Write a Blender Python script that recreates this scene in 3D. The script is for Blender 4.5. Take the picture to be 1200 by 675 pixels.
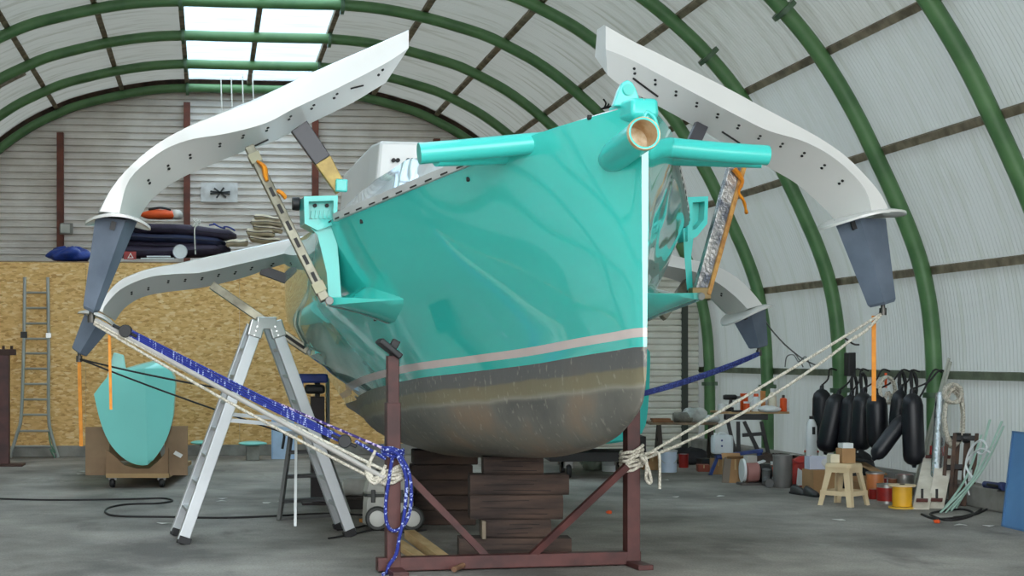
import bpy, bmesh, math, random
import numpy as np
from mathutils import Vector, Matrix, Quaternion
random.seed(7)
V = Vector
sc = bpy.context.scene
for o in list(bpy.data.objects): bpy.data.objects.remove(o)
C = sc.collection

# ------------------------------------------------------------------ camera
FPX, CX, CY, EYE = 1700.0, 430.0, 420.0, 1.6
TH = math.atan((CX - 245) / FPX)                      # the view is turned a little right of the shed's axis
cam_d = bpy.data.cameras.new('camera'); cam = bpy.data.objects.new('camera', cam_d); C.objects.link(cam)
cam.location = (0, 0, EYE); cam.rotation_euler = (math.pi / 2, 0, -TH)
cam_d.sensor_width = 36; cam_d.lens = FPX / 1200 * 36
cam_d.shift_x = (600 - CX) / 1200; cam_d.shift_y = (CY - 337.5) / 1200
cam_d.clip_end = 300
sc.camera = cam
# ------------------------------------------------------------------ daylight
w = bpy.data.worlds.new('overcast_sky'); sc.world = w; w.use_nodes = True
bg = w.node_tree.nodes['Background']; bg.inputs[0].default_value = (0.94, 0.975, 1.0, 1); bg.inputs[1].default_value = 1.0
sc.view_settings.view_transform = 'Standard'; sc.view_settings.look = 'None'
sc.view_settings.exposure = 2.5; sc.view_settings.gamma = 1; sc.view_settings.use_curve_mapping = False

# ------------------------------------------------------------------ pixel helpers (measured on the 1200x675 photograph)
FW = V((math.sin(TH), math.cos(TH), 0)); RT = V((math.cos(TH), -math.sin(TH), 0)); UP = V((0, 0, 1)); EYEP = V((0, 0, EYE))
def ray(x, y): return FW + RT * ((x - CX) / FPX) + UP * ((CY - y) / FPX)
def P(x, y, d): return EYEP + ray(x, y) * d
def G(x, y, z=0.0): return P(x, y, (EYE - z) * FPX / (y - CY))
def AY(x, y, Y): r = ray(x, y); return EYEP + r * (Y / r.y)
def AX(x, y, X): r = ray(x, y); return EYEP + r * (X / r.x)
def depth(p): return (p - EYEP).dot(FW)
def mpp(p): return depth(p) / FPX                     # metres per pixel there

# ------------------------------------------------------------------ materials
def lin(c):
    def f(v):
        v /= 255.0
        return v / 12.92 if v <= 0.04045 else ((v + 0.055) / 1.055) ** 2.4
    return (f(c[0]), f(c[1]), f(c[2]), 1)
MATS = {}
def pm(name, col, rough=0.5, metal=0.0, col2=None, scale=6.0, var=0.12, bump=0.0, bscale=None, coat=0.0, stretch=(1, 1, 1), lo=0.35, hi=0.65, spec=0.5, detail=5.0):
    if name in MATS: return MATS[name]
    m = bpy.data.materials.new(name); m.use_nodes = True; nt = m.node_tree; N = nt.nodes; L = nt.links
    b = N['Principled BSDF']
    tc = N.new('ShaderNodeTexCoord'); mp = N.new('ShaderNodeMapping'); mp.inputs['Scale'].default_value = stretch
    L.new(tc.outputs['Object'], mp.inputs[0])
    no = N.new('ShaderNodeTexNoise'); no.inputs['Scale'].default_value = scale; no.inputs['Detail'].default_value = detail
    L.new(mp.outputs[0], no.inputs['Vector'])
    rp = N.new('ShaderNodeValToRGB'); a = lin(col)
    if col2 is None: c2 = tuple(v * (1 - var) for v in a[:3]) + (1,)
    else: c2 = lin(col2)
    rp.color_ramp.elements[0].position = lo; rp.color_ramp.elements[1].position = hi
    rp.color_ramp.elements[0].color = c2; rp.color_ramp.elements[1].color = a
    L.new(no.outputs['Fac'], rp.inputs[0]); L.new(rp.outputs[0], b.inputs['Base Color'])
    b.inputs['Roughness'].default_value = rough; b.inputs['Metallic'].default_value = metal
    b.inputs['Coat Weight'].default_value = coat; b.inputs['Coat Roughness'].default_value = 0.03
    b.inputs['Specular IOR Level'].default_value = spec
    if bump:
        n2 = N.new('ShaderNodeTexNoise'); n2.inputs['Scale'].default_value = bscale or scale * 4; n2.inputs['Detail'].default_value = 4
        L.new(mp.outputs[0], n2.inputs['Vector'])
        bp = N.new('ShaderNodeBump'); bp.inputs['Strength'].default_value = bump; bp.inputs['Distance'].default_value = 0.02
        L.new(n2.outputs['Fac'], bp.inputs['Height']); L.new(bp.outputs[0], b.inputs['Normal'])
    MATS[name] = m
    return m

def sheet_mat(name, col, trans, clear=0.0, dirt=(120, 118, 105)):
    m = bpy.data.materials.new(name); m.use_nodes = True; nt = m.node_tree; N = nt.nodes; L = nt.links
    N.remove(N['Principled BSDF']); out = N['Material Output']
    tc = N.new('ShaderNodeTexCoord'); mp = N.new('ShaderNodeMapping'); mp.inputs['Scale'].default_value = (0.6, 5, 0.6)
    L.new(tc.outputs['Object'], mp.inputs[0])
    no = N.new('ShaderNodeTexNoise'); no.inputs['Scale'].default_value = 1.5; no.inputs['Detail'].default_value = 7
    L.new(mp.outputs[0], no.inputs['Vector'])
    rp = N.new('ShaderNodeValToRGB'); rp.color_ramp.elements[0].position = 0.3; rp.color_ramp.elements[1].position = 0.5
    rp.color_ramp.elements[0].color = lin(dirt); rp.color_ramp.elements[1].color = lin(col)
    L.new(no.outputs['Fac'], rp.inputs[0])
    di = N.new('ShaderNodeBsdfDiffuse'); tr = N.new('ShaderNodeBsdfTranslucent'); mx = N.new('ShaderNodeMixShader'); mx.inputs[0].default_value = trans
    L.new(rp.outputs[0], di.inputs[0]); L.new(rp.outputs[0], tr.inputs[0]); L.new(di.outputs[0], mx.inputs[1]); L.new(tr.outputs[0], mx.inputs[2])
    last = mx
    if clear:
        tp = N.new('ShaderNodeBsdfTransparent'); tp.inputs[0].default_value = (0.50, 0.63, 0.72, 1)
        m2 = N.new('ShaderNodeMixShader'); m2.inputs[0].default_value = clear
        L.new(mx.outputs[0], m2.inputs[1]); L.new(tp.outputs[0], m2.inputs[2]); last = m2
    L.new(last.outputs[0], out.inputs[0])
    return m

def osb_mat():
    m = bpy.data.materials.new('osb_board'); m.use_nodes = True; nt = m.node_tree; N = nt.nodes; L = nt.links; b = N['Principled BSDF']
    tc = N.new('ShaderNodeTexCoord')
    def layer(rot, sx, sz, seed):
        mp = N.new('ShaderNodeMapping'); mp.inputs['Rotation'].default_value = (0, rot, 0); mp.inputs['Scale'].default_value = (sx, 1, sz); mp.inputs['Location'].default_value = (seed, 0, seed * 2)
        L.new(tc.outputs['Object'], mp.inputs[0])
        v = N.new('ShaderNodeTexVoronoi'); v.inputs['Scale'].default_value = 1.0; L.new(mp.outputs[0], v.inputs['Vector'])
        bw = N.new('ShaderNodeSeparateColor'); L.new(v.outputs['Color'], bw.inputs[0]); return bw.outputs[0], bw.outputs[1]
    a, a2 = layer(0.35, 13, 36, 1.3); c, c2 = layer(-0.6, 15, 34, 4.1); d_, d2 = layer(1.3, 12, 34, 7.7)
    mx = N.new('ShaderNodeMix'); mx.data_type = 'FLOAT'; L.new(a2, mx.inputs[0]); L.new(a, mx.inputs[2]); L.new(c, mx.inputs[3])
    gt = N.new('ShaderNodeMath'); gt.operation = 'GREATER_THAN'; gt.inputs[1].default_value = 0.6; L.new(d2, gt.inputs[0])
    my = N.new('ShaderNodeMix'); my.data_type = 'FLOAT'; L.new(gt.outputs[0], my.inputs[0]); L.new(mx.outputs[0], my.inputs[2]); L.new(d_, my.inputs[3])
    rp = N.new('ShaderNodeValToRGB'); e = rp.color_ramp.elements; e[0].position = 0.0; e[0].color = lin((192, 142, 80)); e[1].position = 1.0; e[1].color = lin((244, 214, 160))
    k = e.new(0.35); k.color = lin((222, 176, 108)); k = e.new(0.7); k.color = lin((234, 192, 126))
    L.new(my.outputs[0], rp.inputs[0]); L.new(rp.outputs[0], b.inputs['Base Color']); b.inputs['Roughness'].default_value = 0.75
    bp = N.new('ShaderNodeBump'); bp.inputs['Strength'].default_value = 0.25; bp.inputs['Distance'].default_value = 0.005; L.new(my.outputs[0], bp.inputs['Height']); L.new(bp.outputs[0], b.inputs['Normal'])
    return m

def floor_mat():
    m = bpy.data.materials.new('worn_asphalt'); m.use_nodes = True; nt = m.node_tree; N = nt.nodes; L = nt.links; b = N['Principled BSDF']
    tc = N.new('ShaderNodeTexCoord')
    def noise(scale, det, st=(1, 1, 1)):
        mp = N.new('ShaderNodeMapping'); mp.inputs['Scale'].default_value = st; L.new(tc.outputs['Object'], mp.inputs[0])
        n = N.new('ShaderNodeTexNoise'); n.inputs['Scale'].default_value = scale; n.inputs['Detail'].default_value = det; n.inputs['Roughness'].default_value = 0.6
        L.new(mp.outputs[0], n.inputs['Vector']); return n.outputs['Fac']
    def ramp(f, p0, p1, c0, c1):
        r = N.new('ShaderNodeValToRGB'); r.color_ramp.elements[0].position = p0; r.color_ramp.elements[1].position = p1
        r.color_ramp.elements[0].color = c0; r.color_ramp.elements[1].color = c1; L.new(f, r.inputs[0]); return r.outputs[0]
    base = ramp(noise(0.7, 8), 0.35, 0.68, lin((106, 102, 97)), lin((172, 166, 158)))
    fine = ramp(noise(55, 3), 0.3, 0.7, (0.72, 0.72, 0.72, 1), (1.15, 1.15, 1.15, 1))
    mu = N.new('ShaderNodeMix'); mu.data_type = 'RGBA'; mu.blend_type = 'MULTIPLY'; mu.inputs[0].default_value = 1; L.new(base, mu.inputs[6]); L.new(fine, mu.inputs[7])
    st = ramp(noise(1.3, 9, (1, 0.45, 1)), 0.58, 0.72, (0, 0, 0, 1), (1, 1, 1, 1))
    mv = N.new('ShaderNodeMix'); mv.data_type = 'RGBA'; L.new(st, mv.inputs[0]); L.new(mu.outputs[2], mv.inputs[6]); mv.inputs[7].default_value = lin((104, 99, 95))
    pale = ramp(noise(2.1, 10, (0.7, 0.5, 1)), 0.64, 0.72, (0, 0, 0, 1), (0.5, 0.5, 0.5, 1))
    mw = N.new('ShaderNodeMix'); mw.data_type = 'RGBA'; L.new(pale, mw.inputs[0]); L.new(mv.outputs[2], mw.inputs[6]); mw.inputs[7].default_value = lin((168, 165, 160))
    L.new(mw.outputs[2], b.inputs['Base Color']); b.inputs['Roughness'].default_value = 0.8
    bp = N.new('ShaderNodeBump'); bp.inputs['Strength'].default_value = 0.35; bp.inputs['Distance'].default_value = 0.01
    L.new(noise(70, 4), bp.inputs['Height']); L.new(bp.outputs[0], b.inputs['Normal'])
    return m

def antifoul_mat():
    m = bpy.data.materials.new('scraped_antifouling'); m.use_nodes = True; nt = m.node_tree; N = nt.nodes; L = nt.links; b = N['Principled BSDF']
    tc = N.new('ShaderNodeTexCoord')
    def noise(scale, det, st):
        mp = N.new('ShaderNodeMapping'); mp.inputs['Scale'].default_value = st; L.new(tc.outputs['Object'], mp.inputs[0])
        n = N.new('ShaderNodeTexNoise'); n.inputs['Scale'].default_value = scale; n.inputs['Detail'].default_value = det
        L.new(mp.outputs[0], n.inputs['Vector']); return n.outputs['Fac']
    def ramp(f, stops):
        r = N.new('ShaderNodeValToRGB'); e = r.color_ramp.elements
        e[0].position, e[0].color = stops[0]; e[1].position, e[1].color = stops[-1]
        for s in stops[1:-1]: k = e.new(s[0]); k.color = s[1]
        L.new(f, r.inputs[0]); return r.outputs[0]
    base = ramp(noise(1.6, 8, (1, 1, 1)), [(0.3, lin((84, 84, 80))), (0.5, lin((112, 110, 102))), (0.68, lin((138, 118, 98)))])
    # band under the waterline (real paint band), by height above keel along the pitched waterline
    sp = N.new('ShaderNodeSeparateXYZ'); L.new(tc.outputs['Object'], sp.inputs[0])
    m1 = N.new('ShaderNodeMath'); m1.operation = 'MULTIPLY_ADD'; L.new(sp.outputs[1], m1.inputs[0]); m1.inputs[1].default_value = 0.075; L.new(sp.outputs[2], m1.inputs[2])
    nz = N.new('ShaderNodeMath'); nz.operation = 'MULTIPLY_ADD'; L.new(noise(3, 5, (1, 1, 3)), nz.inputs[0]); nz.inputs[1].default_value = 0.05; L.new(m1.outputs[0], nz.inputs[2])
    band = ramp(nz.outputs[0], [(0.0, (0, 0, 0, 1)), (1.0, (0, 0, 0, 1))])
    mr = N.new('ShaderNodeMapRange'); L.new(nz.outputs[0], mr.inputs[0]); mr.inputs[1].default_value = 1.22; mr.inputs[2].default_value = 1.52
    bc = ramp(mr.outputs[0], [(0.0, lin((112, 108, 98))), (0.1, lin((150, 146, 132))), (0.2, lin((128, 120, 92))), (0.45, lin((122, 114, 88))), (0.5, lin((92, 92, 90))), (1.0, lin((88, 88, 88)))])
    bm_ = ramp(mr.outputs[0], [(0.0, (0, 0, 0, 1)), (0.1, (0.8, 0.8, 0.8, 1)), (1.0, (0.9, 0.9, 0.9, 1))])
    mx = N.new('ShaderNodeMix'); mx.data_type = 'RGBA'; L.new(bm_, mx.inputs[0]); L.new(base, mx.inputs[6]); L.new(bc, mx.inputs[7])
    sf = ramp(noise(24, 6, (1, 1, 0.6)), [(0.60, (0, 0, 0, 1)), (0.68, (0.45, 0.45, 0.45, 1))])
    my = N.new('ShaderNodeMix'); my.data_type = 'RGBA'; L.new(sf, my.inputs[0]); L.new(mx.outputs[2], my.inputs[6]); my.inputs[7].default_value = lin((168, 164, 150))
    L.new(my.outputs[2], b.inputs['Base Color']); b.inputs['Roughness'].default_value = 0.42
    bp = N.new('ShaderNodeBump'); bp.inputs['Strength'].default_value = 0.3; bp.inputs['Distance'].default_value = 0.01
    L.new(noise(12, 5, (1, 1, 0.5)), bp.inputs['Height']); L.new(bp.outputs[0], b.inputs['Normal'])
    return m

def rope_mat(name, c1, c2, scale=60, thr=0.5):
    m = bpy.data.materials.new(name); m.use_nodes = True; nt = m.node_tree; N = nt.nodes; L = nt.links; b = N['Principled BSDF']
    tc = N.new('ShaderNodeTexCoord'); v = N.new('ShaderNodeTexVoronoi'); v.inputs['Scale'].default_value = scale; L.new(tc.outputs['Object'], v.inputs['Vector'])
    s = N.new('ShaderNodeSeparateColor'); L.new(v.outputs['Color'], s.inputs[0])
    r = N.new('ShaderNodeValToRGB'); r.color_ramp.interpolation = 'CONSTANT'; r.color_ramp.elements[0].color = lin(c1); r.color_ramp.elements[1].color = lin(c2); r.color_ramp.elements[1].position = thr
    L.new(s.outputs[0], r.inputs[0]); L.new(r.outputs[0], b.inputs['Base Color']); b.inputs['Roughness'].default_value = 0.8
    MATS[name] = m
    return m

# ------------------------------------------------------------------ mesh builder
class MB:
    def __init__(s): s.v = []; s.f = []
    def add(s, vs, fs):
        n = len(s.v); s.v += [V(p) for p in vs]; s.f += [tuple(i + n for i in f) for f in fs]; return s
    def obox(s, o, a, b, c):                            # corner + three edge vectors
        o, a, b, c = V(o), V(a), V(b), V(c)
        vs = [o, o + a, o + a + b, o + b, o + c, o + a + c, o + a + b + c, o + b + c]
        fs = [(0, 3, 2, 1), (4, 5, 6, 7), (0, 1, 5, 4), (1, 2, 6, 5), (2, 3, 7, 6), (3, 0, 4, 7)]
        if a.cross(b).dot(c) < 0: fs = [tuple(reversed(f)) for f in fs]
        return s.add(vs, fs)
    def box(s, c, size, rz=0.0):                        # centre of the base, size
        x, y, z = size; q = Matrix.Rotation(rz, 3, 'Z'); a = q @ V((x, 0, 0)); b = q @ V((0, y, 0))
        return s.obox(V(c) - a / 2 - b / 2, a, b, (0, 0, z))
    def bar(s, p0, p1, wd, ht, up=(0, 0, 1), w1=None, h1=None):
        p0, p1 = V(p0), V(p1); t = (p1 - p0).normalized(); sd = t.cross(V(up))
        if sd.length < 1e-4: sd = t.cross(V((0, 1, 0)))
        sd.normalize(); u = sd.cross(t).normalized()
        w1 = wd if w1 is None else w1; h1 = ht if h1 is None else h1
        vs = []
        for p, a, b in ((p0, wd, ht), (p1, w1, h1)):
            vs += [p - sd * a / 2 - u * b / 2, p + sd * a / 2 - u * b / 2, p + sd * a / 2 + u * b / 2, p - sd * a / 2 + u * b / 2]
        return s.add(vs, [(0, 1, 2, 3), (7, 6, 5, 4), (0, 4, 5, 1), (1, 5, 6, 2), (2, 6, 7, 3), (3, 7, 4, 0)])
    def loft(s, rings, close=True, cap=True):
        n = len(rings[0]); base = len(s.v)
        for r in rings: s.v += [V(p) for p in r]
        for i in range(len(rings) - 1):
            for j in range(n if close else n - 1):
                k = (j + 1) % n
                s.f.append((base + i * n + j, base + i * n + k, base + (i + 1) * n + k, base + (i + 1) * n + j))
        if cap and close:
            s.f.append(tuple(base + j for j in reversed(range(n)))); e = base + (len(rings) - 1) * n
            s.f.append(tuple(e + j for j in range(n)))
        return s
    def tube(s, pts, r, n=8, cap=True, r1=None, flat=1.0):
        pts = [V(p) for p in pts]; rings = []; prev = None; m = len(pts)
        for i, p in enumerate(pts):
            t = (pts[min(i + 1, m - 1)] - pts[max(i - 1, 0)])
            t = t.normalized() if t.length > 1e-7 else V((0, 0, 1))
            if prev is None:
                a = V((0, 0, 1)) if abs(t.z) < 0.9 else V((0, 1, 0)); u = t.cross(a).normalized()
            else:
                u = prev - t * prev.dot(t); u = u.normalized() if u.length > 1e-6 else t.cross(V((0, 0, 1))).normalized()
            prev = u; q = t.cross(u)
            rr = (r[i] if isinstance(r, (list, tuple)) else (r + ((r1 - r) * i / (m - 1) if r1 is not None else 0)))
            rings.append([p + u * rr * math.cos(2 * math.pi * k / n) + q * rr * flat * math.sin(2 * math.pi * k / n) for k in range(n)])
        return s.loft(rings, True, cap)
    def lathe(s, prof, o=(0, 0, 0), n=20, axis=None, cap=True):   # prof: (radius, height)
        o = V(o); ax = V(axis).normalized() if axis is not None else V((0, 0, 1))
        a = V((1, 0, 0)) if abs(ax.x) < 0.9 else V((0, 1, 0)); u = ax.cross(a).normalized(); q = ax.cross(u)
        return s.loft([[o + ax * h + (u * math.cos(2 * math.pi * k / n) + q * math.sin(2 * math.pi * k / n)) * max(r, 1e-4) for k in range(n)] for r, h in prof], True, cap)
    def prism(s, poly, vec):
        vec = V(vec); poly = [V(p) for p in poly]; return s.loft([poly, [p + vec for p in poly]], True, True)
    def blob(s, c, size, seed=0, n=14, amp=0.12, flat=True):
        c = V(c); rnd = random.Random(seed); ph = [rnd.uniform(0, 6.28) for _ in range(6)]; rings = []
        for i in range(1, n):
            th = math.pi * i / n; ring = []
            for k in range(n * 2):
                a = math.pi * k / n
                r = 1 + amp * (math.sin(3 * a + ph[0]) * math.sin(2 * th + ph[1]) + math.sin(5 * a + ph[2] + 3 * th) * 0.6 + 0.4 * math.sin(9 * a + ph[3]) * math.sin(6 * th + ph[4]))
                z = math.cos(th) * r
                if flat and z < -0.75: z = -0.75
                ring.append(c + V((math.sin(th) * math.cos(a) * r * size[0], math.sin(th) * math.sin(a) * r * size[1], z * size[2])))
            rings.append(ring)
        return s.loft(rings[::-1], True, True)
    def build(s, name, m, parent=None, smooth=None, bevel=0.0, loc=None, label=None, solid=0.0):
        me = bpy.data.meshes.new(name)
        o = bpy.data.objects.new(name, me)
        if parent is not None:
            off = V(parent['_o']) if '_o' in parent else V((0, 0, 0)); o['_o'] = tuple(off); o.parent = parent
        else:
            off = V(loc) if loc is not None else V((0, 0, 0)); o.location = off; o['_o'] = tuple(off)
        me.from_pydata([tuple(p - off) for p in s.v], [], s.f)
        bm = bmesh.new(); bm.from_mesh(me); bmesh.ops.recalc_face_normals(bm, faces=bm.faces); bm.to_mesh(me); bm.free()
        me.materials.append(m if not isinstance(m, str) else MATS[m])
        if smooth:
            for p in me.polygons: p.use_smooth = True
            me.set_sharp_from_angle(angle=math.radians(smooth))
        if solid:
            md = o.modifiers.new('thickness', 'SOLIDIFY'); md.thickness = solid; md.offset = 0
        if bevel:
            md = o.modifiers.new('edge', 'BEVEL'); md.width = bevel; md.segments = 2; md.limit_method = 'ANGLE'; md.angle_limit = 0.6
        if label: o['label'] = label
        C.objects.link(o)
        return o
def thing(name, label, cat, loc, group=None, kind=None):
    o = bpy.data.objects.new(name, None); C.objects.link(o); o.location = V(loc); o['_o'] = tuple(V(loc)); o.empty_display_size = 0.1
    if label: o['label'] = label
    if cat: o['category'] = cat
    if group: o['group'] = group
    if kind: o['kind'] = kind
    return o
def tag(o, label, cat, group=None, kind=None):
    o['label'] = label; o['category'] = cat
    if group: o['group'] = group
    if kind: o['kind'] = kind
    return o
def struct(o, label=None, cat=None):
    o['kind'] = 'structure'
    if label: o['label'] = label
    if cat: o['category'] = cat
    return o
def spline(pts, n=8):
    pts = [V(p) for p in pts]; out = []
    for i in range(len(pts) - 1):
        p0 = pts[max(i - 1, 0)]; p1 = pts[i]; p2 = pts[i + 1]; p3 = pts[min(i + 2, len(pts) - 1)]
        for k in range(n):
            t = k / n
            out.append(0.5 * ((2 * p1) + (p2 - p0) * t + (2 * p0 - 5 * p1 + 4 * p2 - p3) * t * t + (3 * p1 - p0 - 3 * p2 + p3) * t ** 3))
    out.append(pts[-1]); return out
def resample(pts, n):
    pts = [V(p) for p in pts]; L = [0]
    for a, b in zip(pts, pts[1:]): L.append(L[-1] + (b - a).length)
    out = []; j = 0
    for i in range(n):
        t = L[-1] * i / (n - 1)
        while j < len(pts) - 2 and L[j + 1] < t: j += 1
        k = (t - L[j]) / max(L[j + 1] - L[j], 1e-9); out.append(pts[j].lerp(pts[j + 1], min(max(k, 0), 1)))
    return out
def hang(p0, p1, sag, n=14): return [V(p0).lerp(V(p1), i / n) - UP * sag * 4 * (i / n) * (1 - i / n) for i in range(n + 1)]
def pchip(xs, ys, x):
    x = min(max(x, xs[0]), xs[-1]); n = len(xs); h = [xs[i + 1] - xs[i] for i in range(n - 1)]; d = [(ys[i + 1] - ys[i]) / h[i] for i in range(n - 1)]
    m = [d[0]] + [0 if d[i - 1] * d[i] <= 0 else 2 * d[i - 1] * d[i] / (d[i - 1] + d[i]) for i in range(1, n - 1)] + [d[-1]]
    for i in range(n - 1):
        if x <= xs[i + 1]:
            t = (x - xs[i]) / h[i]
            return (2 * t ** 3 - 3 * t ** 2 + 1) * ys[i] + (t ** 3 - 2 * t ** 2 + t) * h[i] * m[i] + (-2 * t ** 3 + 3 * t ** 2) * ys[i + 1] + (t ** 3 - t ** 2) * h[i] * m[i + 1]

# ================================================================== THE SHED
XC = 0.86; SPAN = 2.564; YE = 31.57; NARCH = 13
MSHEET = sheet_mat('darker_translucent_roof_sheet', (168, 172, 168), 0.145, dirt=(150, 154, 146))  # upper roof sheets, set a little darker grey than the wall sheets
MWALL = sheet_mat('translucent_corrugated_wall_sheet', (180, 186, 184), 0.12, dirt=(172, 178, 172))
MSKY = sheet_mat('clear_corrugated_sheet', (225, 238, 246), 0.6, clear=0.72, dirt=(200, 215, 225))
MGREEN = pm('green_painted_steel', (88, 128, 80), 0.42, 0.0, col2=(70, 108, 66), scale=2.5)
MPURL = pm('weathered_timber_purlin', (146, 134, 112), 0.8, col2=(104, 92, 74), scale=5, bump=0.3)
MRUST = pm('red_oxide_steel', (120, 62, 44), 0.6, col2=(92, 48, 36), scale=4, bump=0.1)
MCONC = pm('concrete', (150, 146, 138), 0.85, col2=(120, 116, 110), scale=4, bump=0.3)
PROF = [(0, 7.44), (0.7, 7.44), (1.33, 7.44), (2.0, 7.39), (2.7, 7.27), (3.3, 7.12), (3.76, 6.98), (4.2, 6.78), (4.6, 6.57), (5.0, 6.3), (5.35, 6.02), (5.7, 5.7), (6.1, 5.25),
        (6.4, 4.82), (6.65, 4.4), (6.87, 3.97), (7.1, 3.5), (7.3, 3.05), (7.45, 2.6), (7.55, 2.05), (7.59, 1.4), (7.6, 0.7), (7.6, 0)]
half = spline([(a, 0, b) for a, b in PROF], 6)
def prof_off(off):
    out = []
    for i, p in enumerate(half):
        t = (half[min(i + 1, len(half) - 1)] - half[max(i - 1, 0)]).normalized(); n = V((-t.z, 0, t.x))
        if i == 0: n = V((0, 0, 1))
        out.append(p + n * off)
    return out
def half_index(dx, z): return min(range(len(half)), key=lambda i: (half[i].x - dx) ** 2 + (half[i].z - z) ** 2)
PURL = [half_index(*q) for q in [(0, 7.44), (1.34, 7.44), (2.68, 7.27), (4.09, 6.84), (5.3, 6.07), (6.22, 5.1), (6.88, 3.95), (7.46, 2.62), (7.59, 1.42)]]
SEG = PURL + [len(half) - 1]
def wx(sd, p): return XC + sd * p.x
YA = [YE - SPAN * i for i in range(NARCH)]

floor = struct(MB().add([(-40, -40, 0), (50, -40, 0), (50, 60, 0), (-40, 60, 0)], [(0, 1, 2, 3)]).build('floor', floor_mat()), 'grey worn asphalt floor with dark stains')
ceil = thing('ceiling', 'arched roof of pale translucent corrugated sheets on green steel hoops', None, (0, 0, 0), kind='structure')
wr = thing('wall_right', 'right side wall of pale translucent corrugated sheets between green hoops', None, (0, 0, 0), kind='structure')
wl = thing('wall_left', 'left side wall of pale translucent corrugated sheets between green hoops', None, (0, 0, 0), kind='structure')
# hoops
p_in = half
arch_pts = [V((XC - p.x, 0, p.z)) for p in reversed(half)] + [V((XC + p.x, 0, p.z)) for p in half[1:]]
mb = MB().tube(arch_pts, 0.095, 10)
a0 = mb.build('arch_hoop', MGREEN, ceil, smooth=40); a0.location = (0, YA[0], 0)
fm = MB()
fl_mesh = None
def ring_at(mb, i, sd, r=0.15, t=0.05):
    p = half[i]; tt = (half[min(i + 1, len(half) - 1)] - half[max(i - 1, 0)]).normalized()
    c = V((XC + sd * p.x, 0, p.z)); ax = V((sd * tt.x, 0, tt.z))
    mb.lathe([(0.09, -t / 2), (r, -t / 2), (r, t / 2), (0.09, t / 2)], c, 14, ax, cap=False)
    for k in range(4):
        pass
hoops = [a0]
for i in range(1, NARCH):
    o = a0.copy(); C.objects.link(o); o.location = (0, YA[i], 0); hoops.append(o)
fl = []
for sd in (-1, 1):
    for ii in (half_index(1.36, 7.44), half_index(5.75, 5.65), half_index(7.6, 1.15)):
        m_ = MB(); ring_at(m_, ii, sd, 0.16 if ii < len(half) - 20 else 0.135, 0.06); fl.append(m_.build('flange', pm('flange_steel', (84, 112, 84), 0.5, col2=(60, 80, 60)), a0, smooth=40))
for h in hoops[1:]:
    for q in fl:
        c = q.copy(); C.objects.link(c); c.parent = h
# purlins: one timber per bay and line, sheets between
off_p = prof_off(0.145); off_s = prof_off(0.20)
purl = {}
for sd in (-1, 1):
    for k, i in enumerate(PURL):
        if k == 0 and sd == 1: continue
        p = off_p[i]; t = (half[min(i + 1, len(half) - 1)] - half[max(i - 1, 0)]).normalized()
        n = V((-t.z, 0, t.x)) if i else V((0, 0, 1)); tx = V((sd * t.x, 0, t.z)); nx = V((sd * n.x, 0, n.z)); c = V((XC + sd * p.x, 0, p.z))
        m_ = MB().obox(c - tx * 0.045 - nx * 0.05, tx * 0.09, nx * 0.1, (0, SPAN, 0))
        host = (wr if sd > 0 else wl) if k >= 7 else ceil
        matp = MPURL if k != 8 else pm('green_grey_rail', (112, 120, 98), 0.7, col2=(86, 92, 74), scale=6)
        q = m_.build('purlin', matp, host); q.location = (0, YA[1], 0)
        for b in range(1, NARCH - 1):
            c2 = q.copy(); C.objects.link(c2); c2.location = (0, YA[b + 1], 0)
NC = 34
def sheet(sd, i0, i1, name, m, host, pitchn=NC, amp=0.012):
    m_ = MB(); idx = sorted(set(int(round(i0 + (i1 - i0) * q / 4)) for q in range(5))); rings = []
    ncol = pitchn * 4
    for i in idx:
        p = off_s[i]; t = (half[min(i + 1, len(half) - 1)] - half[max(i - 1, 0)]).normalized(); n = V((-t.z, 0, t.x)) if i else V((0, 0, 1))
        ring = []
        for j in range(ncol + 1):
            a = amp * math.sin(2 * math.pi * j / 4 + math.pi / 4) * 1.3
            q = p + n * a; ring.append(V((XC + sd * q.x, SPAN * j / ncol, q.z)))
        rings.append(ring)
    m_.loft(rings, close=False, cap=False)
    o = m_.build(name, m, host, smooth=60); o.location = (0, YA[1], 0)
    return o
for sd in (-1, 1):
    for k in range(len(SEG) - 1):
        host = (wr if sd > 0 else wl) if k >= 7 else ceil
        o = sheet(sd, SEG[k], SEG[k + 1], 'skylight_sheet' if k == 0 else 'roof_sheet' if k < 7 else 'wall_sheet', MSKY if k == 0 else MSHEET if k < 5 else MWALL, host)
        for b in range(1, NARCH - 1):
            c2 = o.copy(); C.objects.link(c2); c2.location = (0, YA[b + 1], 0)
# patched sheet high on the left
pi, pj = half_index(4.2, 6.78), half_index(5.3, 6.07)
pm_ = MB(); pr = prof_off(0.17)
pm_.loft([[V((XC - pr[i].x, YA[1] - 1.85 + 0.0, pr[i].z)), V((XC - pr[i].x, YA[1] - 1.2, pr[i].z))] for i in range(pi, pj + 1, 2)], close=False, cap=False)
pm_.build('patch_board', pm('patched_board', (170, 166, 152), 0.8, col2=(120, 112, 98), scale=9), ceil, solid=0.02)
m_ = MB(); m_.loft([[V((XC + sd_ * p.x, YE - 0.02, p.z)), V((XC + sd_ * p.x, YE + 0.4, p.z))] for sd_, p in [(-1, q) for q in reversed(prof_off(0.215))] + [(1, q) for q in prof_off(0.215)[1:]]], close=False, cap=False)
m_.build('end_flashing', MRUST, ceil, smooth=40)
fa_in, fa_out = prof_off(-0.06), prof_off(0.26)
m_ = MB(); seq = [(-1, i) for i in reversed(range(len(half)))] + [(1, i) for i in range(1, len(half))]
m_.loft([[V((XC + sd_ * fa_in[i].x, YE + 0.2, fa_in[i].z)), V((XC + sd_ * fa_out[i].x, YE + 0.2, fa_out[i].z))] for sd_, i in seq], close=False, cap=False)
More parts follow.
